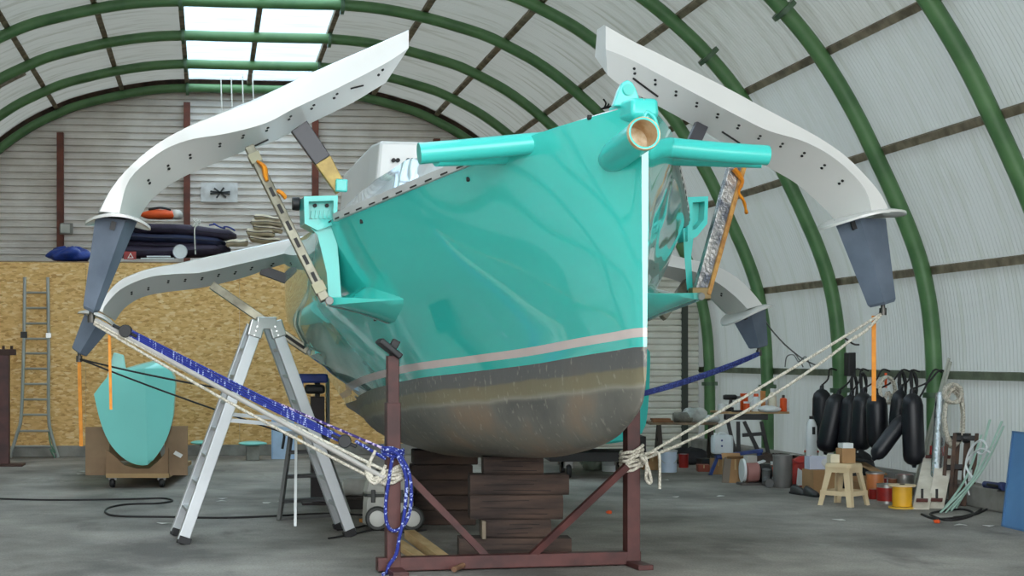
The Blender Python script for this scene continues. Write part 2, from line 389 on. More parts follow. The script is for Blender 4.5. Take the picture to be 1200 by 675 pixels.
m_.build('end_fascia', pm('fascia_brown', (96, 78, 64), 0.8, col2=(70, 58, 50)), ceil, solid=0.02)
# kerb along the right wall
kb = MB()
kerb = struct(MB().obox((XC + 7.3, -4, 0), (0.22, 0, 0), (0, 28, 0), (0, 0, 0.24)).build('baseboard_right', MCONC, bevel=0.02), 'low concrete kerb at the foot of the right wall')

# ---- end wall: horizontal ribbed cladding with rust-brown posts
MCLAD = pm('ribbed_metal_cladding', (236, 231, 224), 0.5, 0.0, col2=(212, 205, 196), scale=1.6)
wb = thing('wall_back', 'far end wall of pale horizontal ribbed metal cladding', None, (0, YE + 0.25, 0), kind='structure')
def xlim(z, off=0.1):
    pr = off_s
    for i in range(len(half) - 1):
        if pr[i].z >= z >= pr[i + 1].z: return pr[i].x + (pr[i + 1].x - pr[i].x) * (pr[i].z - z) / max(pr[i].z - pr[i + 1].z, 1e-6)
    return 0.0 if z > 7 else 7.8
posts = [AY(70, 250, YE).x, AY(219, 250, YE).x, AY(370, 180, YE).x, 5.0]
edges = [-8] + posts + [9.5]
for a, b in zip(edges, edges[1:]):
    m_ = MB(); rows = []
    z = 0.0; pitch = 0.148
    while z < 7.55:
        for dz, dy in ((0, 0), (0.07, 0), (0.085, 0.075), (0.13, 0.075)):
            zz = z + dz; L_ = xlim(min(zz, 7.6)); x0 = max(a, XC - L_); x1 = min(b, XC + L_)
            if x1 - x0 > 0.02: rows.append([V((x0, YE + 0.27 + dy, zz)), V((x1, YE + 0.27 + dy, zz))])
        z += pitch
    m_.loft(rows, close=False, cap=False); m_.build('cladding_sheet', MCLAD, wb)
for x in posts:
    L_ = 7.4 if abs(x - XC) < 3 else 6.6
    MB().obox((x - 0.07, YE + 0.06, 0), (0.14, 0, 0), (0, 0.16, 0), (0, 0, L_ - 0.25 if abs(x-XC) < 3.2 else 6.45)).build('post', MRUST, wb)
pp = AY(258, 226, YE + 0.2)
MB().obox(pp + V((-0.42, 0, -0.2)), (0.8, 0, 0), (0, 0.02, 0), (0, 0, 0.42)).build('patch', pm('whitewash_patch', (226, 226, 224), 0.7, col2=(196, 194, 190), scale=5), wb)
mk = MB()
for ang in (0.2, 1.2, 2.2, 2.9): mk.bar(pp + V((-0.22 * math.cos(ang), -0.02, -0.12 * math.sin(ang))), pp + V((0.22 * math.cos(ang), -0.02, 0.12 * math.sin(ang))), 0.035, 0.035, (0, 1, 0))
mk.build('scuff_mark', pm('dark_scuff', (58, 60, 60), 0.7), wb)
# floodlight on the brown post
fp = AY(71, 267, YE - 0.1)
t = thing('wall_floodlight', 'small grey floodlight fixed to the left brown post', 'lamp', fp)
MB().box(fp + V((0.12, 0.0, -0.14)), (0.26, 0.14, 0.24), 0.3).build('housing', pm('floodlight_grey', (120, 116, 108), 0.5), t, bevel=0.01)
MB().box(fp + V((0.10, -0.085, -0.11)), (0.2, 0.02, 0.18), 0.3).build('lens', pm('floodlight_lens', (190, 190, 180), 0.2), t)
MB().box(fp + V((0, 0.1, -0.03)), (0.06, 0.2, 0.06)).build('bracket', 'floodlight_grey', t)

# ---- partition: OSB storage wall with a mezzanine behind, roller shutter at the right
YP = 24.0; ZP = 3.18
part = thing('wall_partition', 'chipboard partition wall of golden pressed wood strands carrying a storage deck', None, (0, YP, 0), kind='structure')
MOSB = osb_mat()
for i, (x0, x1) in enumerate([(-7.0, -4.5), (-4.5, -2.0), (-2.0, 0.5), (0.5, 3.0), (3.0, 4.4)]):
    MB().obox((x0 + 0.002, YP, 0.17), (x1 - x0 - 0.004, 0, 0), (0, 0.02, 0), (0, 0, ZP - 0.19)).build('board', MOSB, part)
MB().obox((-7.0, YP - 0.03, 0), (11.4, 0, 0), (0, 0.16, 0), (0, 0, 0.18)).build('kerb', MCONC, part, bevel=0.01)
MB().obox((-7.0, YP + 0.02, ZP - 0.12), (15.3, 0, 0), (0, 6.0, 0), (0, 0, 0.12)).build('storage_deck', pm('deck_timber', (150, 126, 94), 0.8, col2=(122, 100, 74)), part)
door = thing('door_1', 'pale grey roller shutter with narrow horizontal slats', None, (4.4, YP, 0), kind='structure')
rows = []; z = 0.0
while z < ZP - 0.12:
    for dz, dy in ((0, 0.0), (0.02, -0.018), (0.075, -0.018), (0.095, 0.0), (0.1, 0.012)): rows.append([V((4.42, YP + dy, z + dz)), V((8.3, YP + dy, z + dz))])
    z += 0.108
MB().loft(rows, close=False, cap=False).build('shutter_curtain', pm('shutter_white', (226, 224, 214), 0.5, col2=(206, 203, 190), scale=2), door)
MB().obox((8.0, YP - 0.06, 0), (0.1, 0, 0), (0, 0.1, 0), (0, 0, ZP)).build('guide_rail', pm('guide_dark', (60, 66, 58), 0.6), door)
# ---- cords hanging from the skylight
MCORD = pm('white_cord', (226, 222, 212), 0.8)
for i, (x, y0, y1) in enumerate([(259, 84, 126), (271, 84, 121), (284, 84, 116), (296, 84, 112)]):
    a = AY(x, y0, YE - 0.7 - 0.25 * i); a.z = 7.5; b = AY(x + 1, y1 + 8, YE - 0.7 - 0.25 * i)
    tag(MB().tube(hang(a, b, 0.0, 6), 0.012, 6).build('suspended_string', MCORD, loc=a), ['leftmost', 'second from left', 'third from left', 'rightmost'][i] + ' thin white string hanging below the roof skylight', 'string', 'strings under the skylight')

# ================================================================== THE BOAT
MTEAL = pm('teal_gelcoat', (58, 196, 184), 0.16, coat=1.0, var=0.05, scale=1.2)
MTEAL.node_tree.nodes['Principled BSDF'].inputs['Coat IOR'].default_value = 1.85
MTEAL2 = pm('teal_moulding', (62, 200, 190), 0.3, coat=0.5, var=0.05, scale=2)
MWHITE = pm('white_gelcoat', (222, 221, 217), 0.3, coat=0.4, var=0.04, scale=2)
MSTRIPE = pm('pale_pink_stripe', (212, 196, 190), 0.35, coat=0.6, var=0.06)
MFOUL = antifoul_mat()
MTEN = pm('blue_grey_tenon', (104, 115, 130), 0.5, col2=(86, 97, 112), scale=3)
MBLACK = pm('black_plastic', (26, 26, 28), 0.5)
MHOLE = pm('bolt_dark', (30, 28, 26), 0.6)
MALU = pm('aluminium', (190, 192, 190), 0.35, 0.85, var=0.15, scale=3)
MSTRUT = pm('strut_dull_alloy', (150, 146, 128), 0.35, 0.6, col2=(96, 92, 78), scale=5)
MTAPE = pm('orange_tape', (236, 150, 24), 0.5, col2=(200, 116, 16), scale=12)
MGOLD = pm('gold_carbon', (176, 150, 78), 0.35, 0.2, col2=(120, 98, 44), scale=8)
MFILM = pm('clear_white_film', (222, 226, 228), 0.22, coat=0.8, col2=(196, 198, 196), scale=3, bump=0.35, bscale=3.5)

XV = 150.0
PH = TH + math.atan((XV - CX) / FPX)
BD = V((math.sin(PH), math.cos(PH), 0)); BR = V((math.cos(PH), -math.sin(PH), 0))      # aft, and to the viewer's right
BO = P(605, 500, 11.33); BO.z = 0
def bw(bx, by, z): return BO + BR * bx + BD * by + UP * z
def PB(x, y, by): r = ray(x, y); return EYEP + r * ((BO + BD * by - EYEP).dot(BD) / r.dot(BD))
boat = thing('trimaran', 'turquoise trimaran hull on a steel cradle with white folding arms spread', 'boat', BO)

ST = [  # by, keel z, wl half, wl z, m1 (b, dz share), m2, sheer half, sheer z
    (-2.86, 1.46, 0.012, 1.668, 0.016, 0.02, 0.022, 3.10),
    (-2.78, 1.32, 0.040, 1.665, 0.048, 0.055, 0.062, 3.09),
    (-2.60, 1.22, 0.075, 1.650, 0.105, 0.145, 0.185, 3.07),
    (-2.20, 1.08, 0.150, 1.620, 0.220, 0.310, 0.430, 3.02),
    (-1.50, 0.96, 0.290, 1.560, 0.420, 0.570, 0.735, 2.92),
    (-0.70, 0.87, 0.500, 1.505, 0.660, 0.880, 1.105, 2.79),
    (0.17, 0.82, 0.770, 1.440, 0.950, 1.210, 1.430, 2.68),
    (1.50, 0.74, 0.860, 1.340, 1.160, 1.430, 1.520, 2.64),
    (3.00, 0.74, 0.760, 1.240, 1.180, 1.460, 1.480, 2.66),
    (4.50, 0.82, 0.560, 1.150, 0.960, 1.300, 1.340, 2.66),
    (6.20, 0.94, 0.420, 1.060, 0.720, 1.020, 1.080, 2.64)]
BYS = [s[0] for s in ST]
def hp(by): return [pchip(BYS, [s[k] for s in ST], by) for k in range(1, 8)]
def hull_b(by, z):                                                    # half breadth of the topsides at a height
    zk, wb_, wz, m1, m2, sb, sz = hp(by)
    return pchip([wz, wz + 0.28 * (sz - wz), wz + 0.58 * (sz - wz), sz], [wb_, m1, m2, sb], z)
stations = [-2.86, -2.82, -2.78, -2.7, -2.6, -2.45] + [-2.3 + 0.17 * i for i in range(51)]
def side_levels(by):
    zk, wb_, wz, m1, m2, sb, sz = hp(by)
    return [wz, wz + 0.058, wz + 0.112] + [wz + 0.112 + (sz - wz - 0.112) * (i / 14) for i in range(1, 15)]
def band(i0, i1, m_=None):
    m_ = m_ or MB()
    for sd in (-1, 1):
        m_.loft([[bw(sd * hull_b(by, z), by, z) for z in side_levels(by)[i0:i1 + 1]] for by in stations], close=False, cap=False)
    return m_
hull = band(0, 1)
band(2, 16, hull)
e0, e1 = stations[0], stations[-1]
for e in (e0, e1):
    lv = side_levels(e); hull.add([bw(-hull_b(e, z), e, z) for z in lv] + [bw(hull_b(e, z), e, z) for z in lv], [(i, i + 1, i + 1 + len(lv), i + len(lv)) for i in range(len(lv) - 1)])
hull_o = hull.build('hull', MTEAL, boat, smooth=50)
st_ = band(1, 2); lv = side_levels(e0)[1:3]
st_.add([bw(-hull_b(e0, z), e0 - 0.001, z) for z in lv] + [bw(hull_b(e0, z), e0 - 0.001, z) for z in lv], [(0, 1, 3, 2)])
st_.build('boot_stripe', MSTRIPE, hull_o, smooth=50, label='pale pink stripe above the waterline')
bot = MB(); rings = []
for by in stations:
    zk, wb_, wz = hp(by)[:3]; r = []
    for k in range(-12, 13):
        a = math.pi / 2 * k / 12; r.append(bw(wb_ * math.copysign(abs(math.sin(a)) ** 0.85, a), by, wz - (wz - zk) * math.cos(a) ** 0.9 if abs(k) < 12 else wz))
    rings.append(r)
bot.loft(rings, close=False, cap=False)
for r in (rings[0], rings[-1]): bot.add(r, [tuple(range(len(r)))])
bot.build('hull_bottom', MFOUL, boat, smooth=60, label='scraped grey antifouling below the waterline')
# deck with a raised coachroof under clear film
dk = MB(); rings = []
for by in stations:
    sb, sz = hp(by)[5:7]; sb -= 0.015
    h = pchip([-3, -1.6, -0.6, 0.6, 2.0, 4.5, 7], [0.03, 0.06, 0.36, 0.62, 0.66, 0.55, 0.3], by)
    top = min(sb * 0.62, 0.78)
    r = []
    for b, z in ((sb, 0), (sb * 0.9, 0.02), (top + 0.25 * (sb - top), 0.35 * h), (top, 0.88 * h), (top * 0.5, h), (0, h * 1.03)): r.append((b, sz + z - 0.005))
    full = [bw(-b, by, z) for b, z in r] + [bw(b, by, z) for b, z in reversed(r[:-1])]
    rings.append(full)
dk.loft(rings, close=False, cap=False); dk.build('deck', MFILM, boat, smooth=40, label='white deck and coachroof under crinkled clear film')
cb = MB(); c0 = 2.2
sec = lambda by, hh, ww: [bw(-ww, by, 2.95), bw(-ww * 0.93, by, 2.95 + hh), bw(ww * 0.93, by, 2.95 + hh), bw(ww, by, 2.95)]
cb.loft([sec(1.95, 0.62, 0.80), sec(2.3, 0.64, 0.82), sec(4.2, 0.6, 0.8)], True, True); cabin = cb.build('cabin_top', MWHITE, boat, bevel=0.03, label='white cabin top panel with two pairs of dark holes')
for x in (461, 466, 478, 483):
    p = PB(x, 188, 1.93); MB().lathe([(0.012, 0), (0.02, 0.0), (0.02, 0.02)], p, 10, -BD).build('hole', MHOLE, cabin)
# toe rail with slots
for sd in (-1, 1):
    tr = MB(); path = [bw(sd * (hp(by)[5] + 0.004), by, hp(by)[6] + 0.0) for by in stations if -2.0 <= by <= 0.25]
    tr.loft([[p + BR * sd * 0.012 + UP * -0.03, p + BR * sd * 0.016 + UP * 0.028, p - BR * sd * 0.02 + UP * 0.03, p - BR * sd * 0.02 + UP * -0.03] for p in path], True, True)
    t_ = tr.build('toe_rail', pm('grey_toe_rail', (206, 208, 206), 0.4, 0.3), boat)
    by = -1.95
    while by < 0.2:
        p = bw(sd * (hp(by)[5] + 0.017), by, hp(by)[6] - 0.018); q = bw(sd * (hp(by + 0.07)[5] + 0.017), by + 0.07, hp(by + 0.07)[6] - 0.018)
        MB().bar(p, q, 0.006, 0.012).build("rail_slot", MHOLE, t_); by += 0.16
# stem head, lug, bowsprit socket
MB().loft([[bw(sx * 0.085 * k, -2.87 + sy * 0.32 + 0.16 * (1 - k), z) for sx, sy in ((-1, 0), (1, 0), (1.5, 1), (-1.5, 1))] for z, k in ((2.98, 0.5), (3.02, 1.0), (3.11, 0.95), (3.13, 0.9))], True, True).build('stem_head', MTEAL2, boat, smooth=50, bevel=0.02)
lug = MB(); lp = bw(-0.055, -2.72, 3.10)
lug.prism([lp + BR * a + UP * b for a, b in ((-0.09, 0), (-0.055, 0.10), (-0.03, 0.145), (0.0, 0.16), (0.03, 0.145), (0.055, 0.10), (0.09, 0))], BD * 0.05)
lo = lug.build('stem_lug', MTEAL2, boat, bevel=0.008)
MB().lathe([(0.001, 0), (0.03, 0), (0.034, 0.012)][::-1], lp + UP * 0.10 - BD * 0.001, 14, BD * -1).build('lug_pin', pm('lug_pin_teal', (70, 190, 180), 0.4), lo)
s0 = PB(755, 156, -3.16); s1 = PB(708, 193, -2.50)
ax = (s1 - s0).normalized(); RS = 0.094
sk = MB().lathe([(RS * 0.86, 0.26), (RS * 0.86, 0), (RS, 0.0), (RS, 0.05), (RS * 0.98, 0.46), (RS * 0.8, 0.56), (0.02, 0.62)], s0, 24, ax, cap=False)
so = sk.build('bowsprit_socket', MTEAL2, boat, smooth=45)
MB().lathe([(RS * 0.85, 0.25), (RS * 0.85, 0.004), (RS * 1.02, -0.002), (RS * 1.04, 0.02)], s0, 24, ax, cap=False).build('socket_liner', pm('bare_laminate', (208, 186, 150), 0.5, col2=(176, 140, 96), scale=14), so, smooth=45, label='bare tan laminate inside the tube')
MB().lathe([(0.001, 0.16), (RS * 0.86, 0.16)], s0, 20, ax, cap=False).build('socket_plug', pm('plug_cream', (222, 210, 184), 0.5, col2=(186, 158, 116), scale=18), so)
MB().tube(spline([s0 + UP * (RS + 0.0) + BR * 0.03 + ax * 0.1, s0 + UP * (RS + 0.055) + BR * 0.055 + ax * 0.1, s0 + UP * (RS + 0.02) + BR * 0.1 + ax * 0.1, s0 + UP * (RS - 0.05) + BR * 0.12 + ax * 0.1], 5), 0.012, 8).build('stem_eye', MTEAL2, boat, smooth=50)
# bow cross tubes (upper tube and lower brace each side)
BYT = -2.05
for pts, r in (([(491, 180), (560, 174), (667, 164), (700, 162)], 0.068), ([(899, 182), (840, 178), (765, 171), (740, 168)], 0.066)):
    path = [PB(x, y, BYT - 0.0) for x, y in pts]
    o = MB().lathe([(0.001, 0), (r * 0.9, 0), (r, 0.012), (r, 0.02)], path[0], 20, path[1] - path[0]).tube(spline(path, 4)[0:], r, 20).build('bow_cross_tube', MTEAL2, boat, smooth=50)
    path2 = [PB(pts[0][0] + (20 if pts[0][0] < 600 else -6), pts[0][1] + 7, BYT + 0.02), PB(612 if pts[0][0] < 600 else 778, 184 if pts[0][0] < 600 else 186, BYT + 0.28), PB(625 if pts[0][0] < 600 else 764, 184, BYT + 0.3)]
    MB().tube(path2, 0.045, 16).build('tube_brace', MTEAL2, o, smooth=50)

# ---- folding arms
def arm(name, top, crease, bottom, by, thick, bolts, flange, tenon, label, marks=()):
    n = 40
    def px(l): return resample(spline([(x, y, 0) for x, y in l], 8), n)
    TH_ = [thick * min(1.0, 0.42 + 1.5 * i / (n - 1)) for i in range(n)]
    T = [PB(p.x, p.y, by + 0.05) for p in px(top)]; K = [PB(p.x, p.y, by) for p in px(crease)]
    B = [PB(p.x, p.y, by + h * 0.62) for p, h in zip(px(bottom), TH_)]
    rings = []
    for t, k, b, thick in zip(T, K, B, TH_):
        rings.append([t + BD * 0.01 - UP * 0.0, t.lerp(k, 0.08) - BD * 0.035, k.lerp(t, 0.05), k, k.lerp(b, 0.06), b.lerp(k, 0.10), b, b.lerp(k, 0.1) + BD * 0.1 * thick, k + BD * thick, t + BD * (thick - 0.1)])
    a = MB().loft(rings, True, True).build('folding_arm', MWHITE, boat, smooth=28, label=label)
    for x, y in bolts:
        # on the slanted lower face
        best = None
        for i in range(n):
            for s in (0.3, 0.4, 0.5, 0.6, 0.7):
                q = K[i].lerp(B[i], s); e = q - EYEP; d = e.dot(FW); px = CX + FPX * e.dot(RT) / d; py = CY - FPX * e.z / d
                dd = (px - x) ** 2 + (py - y) ** 2
                if best is None or dd < best[0]: best = (dd, q, i)
        _, q, i = best; tdir = (K[min(i + 1, n - 1)] - K[max(i - 1, 0)]).normalized(); nn = tdir.cross(B[i] - K[i]).normalized()
        if nn.dot(EYEP - q) < 0: nn = -nn
        sdir = (B[i] - K[i]).normalized(); m_ = MB()
        for s in (-0.022, 0.022): m_.lathe([(0.012, -0.02), (0.012, 0.006), (0.0, 0.006)], q + sdir * s + tdir * s * 0.3, 8, nn)
        m_.build('bolt_hole', MHOLE, a)
    def on_face(x, y):
        best = None
        for i in range(n):
            for s in [0.05 * q for q in range(21)]:
                q = K[i].lerp(B[i], s); e = q - EYEP; d = e.dot(FW); dd = (CX + FPX * e.dot(RT) / d - x) ** 2 + (CY - FPX * e.z / d - y) ** 2
                if best is None or dd < best[0]: best = (dd, q)
        return best[1]
    for (m0, m1) in marks:
        MB().bar(on_face(*m0) - BD * 0.004 - UP * 0.004, on_face(*m1) - BD * 0.004 - UP * 0.004, 0.012, 0.012).build('slot', MHOLE, a)
    # end flange: a dished oval plate
    (fx0, fy0), (fx1, fy1), dish = flange
    p0 = PB(fx0, fy0, by + 0.23); p1 = PB(fx1, fy1, by + 0.23); c = (p0 + p1) / 2; u = (p1 - p0) / 2
    nrm = u.normalized().cross(BD)
    if nrm.z < 0: nrm = -nrm
    rings = []
    for rr, hh in ((0.5, 0.015), (0.8, 0.012), (1.0, 0.0), (1.0, 0.02), (0.8, 0.035), (0.5, 0.04)):
        rings.append([c + (u * math.cos(q) * rr + BD * math.sin(q) * rr * 0.36) + nrm * (hh + (0.0 if rr < 0.9 else 0.0)) - nrm * 0.05 * (math.cos(q) ** 2) * rr * rr for q in [2 * math.pi * k / 32 for k in range(32)]])
    MB().loft(rings, True, True).build('end_flange', MWHITE, a, smooth=40)
    # tapered tenon below the flange: px corners left to right at top and bottom with set-back
    tp = [PB(x, y, by + off) for x, y, off in tenon[0]]; bt = [PB(x, y, by + off) for x, y, off in tenon[1]]
    rings = [tp, [t.lerp(b, 0.04) for t, b in zip(tp, bt)], [t.lerp(b, 0.97) for t, b in zip(tp, bt)]]
    cbm = sum(bt, V((0, 0, 0))) / len(bt); rings.append([b.lerp(cbm, 0.12) - UP * 0.0 for b in bt])
    tn = MB().loft(rings, True, True).build('tenon', MTEN, a, smooth=20, label='blue-grey tapered end piece')
    # dark slot at the tenon's top
    tc_ = tp[1].lerp(tp[0], 0.35); bc_ = bt[1].lerp(bt[0], 0.35)
    MB().bar(tc_.lerp(bc_, 0.03) - BD * 0.012, tc_.lerp(bc_, 0.12) - BD * 0.012, 0.04, 0.02, BD).build('slot', MBLACK, tn)
    # edge roller/pin at its tip
    tip = cbm - UP * 0.03
    MB().lathe([(0.018, -0.06), (0.03, -0.06), (0.03, 0.0), (0.018, 0.0), (0.018, 0.05)], tip, 12, UP).build('shackle_pin', pm('shackle_steel', (90, 88, 84), 0.4, 0.8), tn)
    return a, tip
L_bolts = [(440, 83), (389, 110), (364, 124), (337, 137), (311, 149), (283, 161), (256, 171), (223, 183), (196, 197), (172, 216)]
armL, tipL = arm('l', [(478, 35), (445, 50), (374, 81), (303, 114), (250, 135), (214, 151), (179, 172), (150, 197), (129, 222), (115, 248)],
    [(479, 56), (452, 74), (400, 101), (360, 120), (339, 130), (317, 142), (289, 151), (257, 158), (225, 163), (197, 173), (172, 190), (150, 213), (140, 250)],
    [(452, 97), (437, 106), (410, 122), (350, 151), (317, 167), (289, 176), (250, 192), (222, 204), (197, 218), (175, 237), (163, 256)],
    0.17, 0.66, L_bolts, ((100, 256), (177, 262), 0.05),
    ([(112, 254, 0.12), (147, 258, 0.03), (162, 257, 0.16), (158, 256, 0.42), (116, 254, 0.42)], [(97, 361, 0.12), (109, 367, 0.05), (116, 366, 0.12), (115, 366, 0.3), (98, 361, 0.3)]),
    'white folding arm nearest the camera on the left', marks=[((424, 98), (412, 104)), ((302, 170), (318, 163))])
R_bolts = [(746, 77), (770, 92), (794, 107), (817, 121), (841, 136), (866, 149), (891, 161), (916, 171), (941, 183), (966, 197), (988, 216)]
armR, tipR = arm('r', [(708, 29), (737, 46), (774, 64), (848, 101), (885, 121), (922, 141), (959, 162), (989, 183), (1015, 209), (1032, 230), (1042, 250)],
    [(710, 58), (740, 70), (800, 102), (867, 137), (900, 153), (940, 165), (973, 182), (1000, 205), (1016, 226), (1022, 250)],
    [(712, 88), (726, 99), (760, 118), (811, 146), (860, 174), (900, 196), (930, 213), (952, 231), (968, 246), (977, 256)],
    0.17, 0.66, R_bolts, ((963, 262), (1055, 247), 0.05),
    ([(977, 258, 0.2), (1008, 256, 0.03), (1038, 256, 0.14), (1034, 256, 0.42), (982, 258, 0.42)], [(1018, 361, 0.14), (1037, 357, 0.04), (1050, 353, 0.12), (1048, 353, 0.3), (1020, 360, 0.3)]),
    'white folding arm nearest the camera on the right', marks=[((743, 92), (768, 111)), ((847, 155), (868, 168))])
BY2 = 3.35
rl_b = [(154, 344), (174, 337), (195, 331), (216, 329), (236, 327), (256, 323), (277, 319), (297, 314), (317, 309)]
armRL, tipRL = arm('rl', [(372, 273), (343, 279), (283, 292), (237, 302), (206, 309), (174, 315), (143, 327), (126, 343), (112, 362)],
    [(368, 288), (330, 298), (283, 309), (252, 316), (231, 320), (206, 321), (174, 325), (143, 338), (124, 357), (120, 366)],
    [(360, 302), (324, 312), (283, 326), (237, 337), (190, 343), (165, 349), (146, 361), (135, 376)],
    BY2, 0.66, rl_b, ((93, 362), (140, 382), 0.04),
    ([(99, 368, 0.1), (116, 376, 0.03), (131, 383, 0.16), (128, 382, 0.42), (102, 370, 0.42)], [(84, 408, 0.1), (93, 415, 0.05), (101, 418, 0.12), (100, 417, 0.3), (86, 409, 0.3)]),
    'white folding arm further back on the left')
armRR, tipRR = arm('rr', [(760, 296), (785, 298), (805, 303), (837, 310), (865, 326), (883, 344), (893, 357)],
    [(760, 308), (785, 312), (815, 319), (840, 331), (860, 346), (876, 362)],
    [(760, 322), (790, 328), (822, 344), (837, 354), (849, 365), (858, 374)],
    BY2, 0.66, [(827, 331), (846, 345)], ((848, 377), (899, 355), 0.04),
    ([(858, 374, 0.16), (880, 368, 0.03), (897, 360, 0.14), (893, 361, 0.42), (862, 373, 0.42)], [(878, 409, 0.14), (890, 408, 0.04), (900, 405, 0.12), (898, 405, 0.3), (880, 408, 0.3)]),
    'white folding arm further back on the right')

# ---- struts, sockets, brackets
def strut(p0, p1, w_, m, holes=0, name='folding_strut', w1=None, label=None):
    o = MB().bar(p0, p1, w_, 0.055, UP, w1=w1).build(name, m, boat, bevel=0.006, label=label)
    d = (p1 - p0); sd = d.normalized().cross(UP).normalized(); u = sd.cross(d.normalized())
    for k in range(holes):
        q = p0 + d * (0.12 + 0.76 * k / max(holes - 1, 1)); fr = -BD
        m_ = MB().bar(q - d.normalized() * 0.035, q + d.normalized() * 0.035, 0.012, 0.02, BD)
        for v in range(len(m_.v)): m_.v[v] = m_.v[v] - BD * 0.03
        m_.build('slot', MHOLE, o)
    return o
def frontbar(p0, p1, wpx, th, m, name, parent=boat, label=None, w1=None, bevel=0.006):   # bar whose broad face looks forward
    return MB().bar(p0, p1, wpx, th, BD, w1=w1).build(name, m, parent, bevel=bevel, label=label)
sa, sb_ = PB(292, 172, 0.36), PB(381, 352, 0.10)
s_o = frontbar(sa, sb_, 0.075, 0.07, MSTRUT, 'folding_strut', label='dull alloy strut of the near left arm')
for k in range(6):
    q = sa.lerp(sb_, 0.30 + 0.11 * k) - BD * 0.036; dd = (sb_ - sa).normalized()
    MB().bar(q - dd * 0.04, q + dd * 0.04, 0.028, 0.006, BD).build('slot', MHOLE, s_o)
for q in (0.08, 0.92):
    MB().bar(sa.lerp(sb_, q - 0.03), sa.lerp(sb_, q + 0.03), 0.09, 0.085, BD).build('end_fitting', pm('fitting_dull', (140, 136, 112), 0.4, 0.5), s_o)
MB().tube(spline([sa.lerp(sb_, 0.10) - BD * 0.05, sa.lerp(sb_, 0.14) - BD * 0.06 + BR * 0.03, sa.lerp(sb_, 0.19) - BD * 0.05 + BR * 0.01, sa.lerp(sb_, 0.23) - BD * 0.05], 5), [0.02 + 0.022 * math.sin(i * 0.2) for i in range(16)], 8, flat=0.5).build('tape', MTAPE, s_o, smooth=60)
MB().tube(spline([PB(326, 224, 0.2), PB(331, 227, 0.18), PB(334, 231, 0.2)], 5), 0.028, 8, flat=0.6).build('tape', MTAPE, s_o, smooth=60)
# broad dark strut to the deck socket on the left
c0_, c1_, c2_ = PB(350, 148, 0.42), PB(378, 188, 0.42), PB(400, 224, 0.42)
c_o = frontbar(c0_, c1_, 0.15, 0.06, pm('dark_carbon', (52, 52, 58), 0.35), 'carbon_strut', label='broad dark strut tapering to a gold end', w1=0.14)
frontbar(c1_, c2_, 0.14, 0.058, MGOLD, 'strut_end', c_o, w1=0.10)
MB().bar(PB(393, 217, 0.38), PB(407, 218, 0.38), 0.05, 0.1, UP).build('strut_clamp', MTEAL2, c_o, bevel=0.01)
# right near strut, foil-wrapped with orange tape
r0, r1 = PB(862, 196, 0.3), PB(820, 346, 0.12)
r_o = frontbar(r0, r1, 0.13, 0.075, pm('foil_wrap', (196, 192, 186), 0.25, 0.6, col2=(96, 100, 110), scale=9, bump=0.6), 'folding_strut', label='foil-wrapped strut of the near right arm with orange tape', w1=0.12)
frontbar(r0 + BR * 0.055 - BD * 0.03, r1 + BR * 0.055 - BD * 0.03, 0.035, 0.06, pm('tan_tape', (196, 146, 72), 0.5, col2=(150, 100, 44), scale=14), 'edge_strip', r_o)
MB().tube(spline([PB(860, 198, 0.22), PB(870, 212, 0.2), PB(866, 225, 0.2), PB(872, 237, 0.2), PB(875, 251, 0.2)], 6), [0.05, 0.05, 0.045, 0.05, 0.045, 0.04, 0.035, 0.03, 0.03, 0.035, 0.03, 0.025, 0.02, 0.02, 0.025, 0.03, 0.03, 0.025, 0.03, 0.03, 0.025, 0.02, 0.03, 0.035, 0.02], 10, flat=0.45).build('tape', MTAPE, r_o, smooth=60)
MB().bar(r1 + UP * 0.06, r1 - UP * 0.03, 0.16, 0.1, BD).build('end_fitting', pm('fitting_tan', (150, 126, 80), 0.5), r_o, bevel=0.01)
frontbar(PB(822, 146, 0.42), PB(806, 182, 0.42), 0.11, 0.06, 'dark_carbon', 'carbon_strut')
# rear struts on the left
q0, q1 = PB(248, 334, BY2 + 0.2), PB(362, 412, BY2)
q_o = frontbar(q0, q1, 0.085, 0.07, MSTRUT, 'folding_strut', label='dull alloy strut of the rear left arm')
frontbar(q0.lerp(q1, 0.55) - BD * 0.04, q0.lerp(q1, 0.95) - BD * 0.04, 0.03, 0.01, MHOLE, 'slot', q_o)
frontbar(PB(306, 316, BY2 + 0.3), PB(352, 333, BY2 + 0.3), 0.1, 0.06, 'dark_carbon', 'carbon_strut')
q2, q3 = PB(806, 330, BY2 + 0.2), PB(776, 372, BY2)
frontbar(q2, q3, 0.085, 0.07, MSTRUT, 'folding_strut')
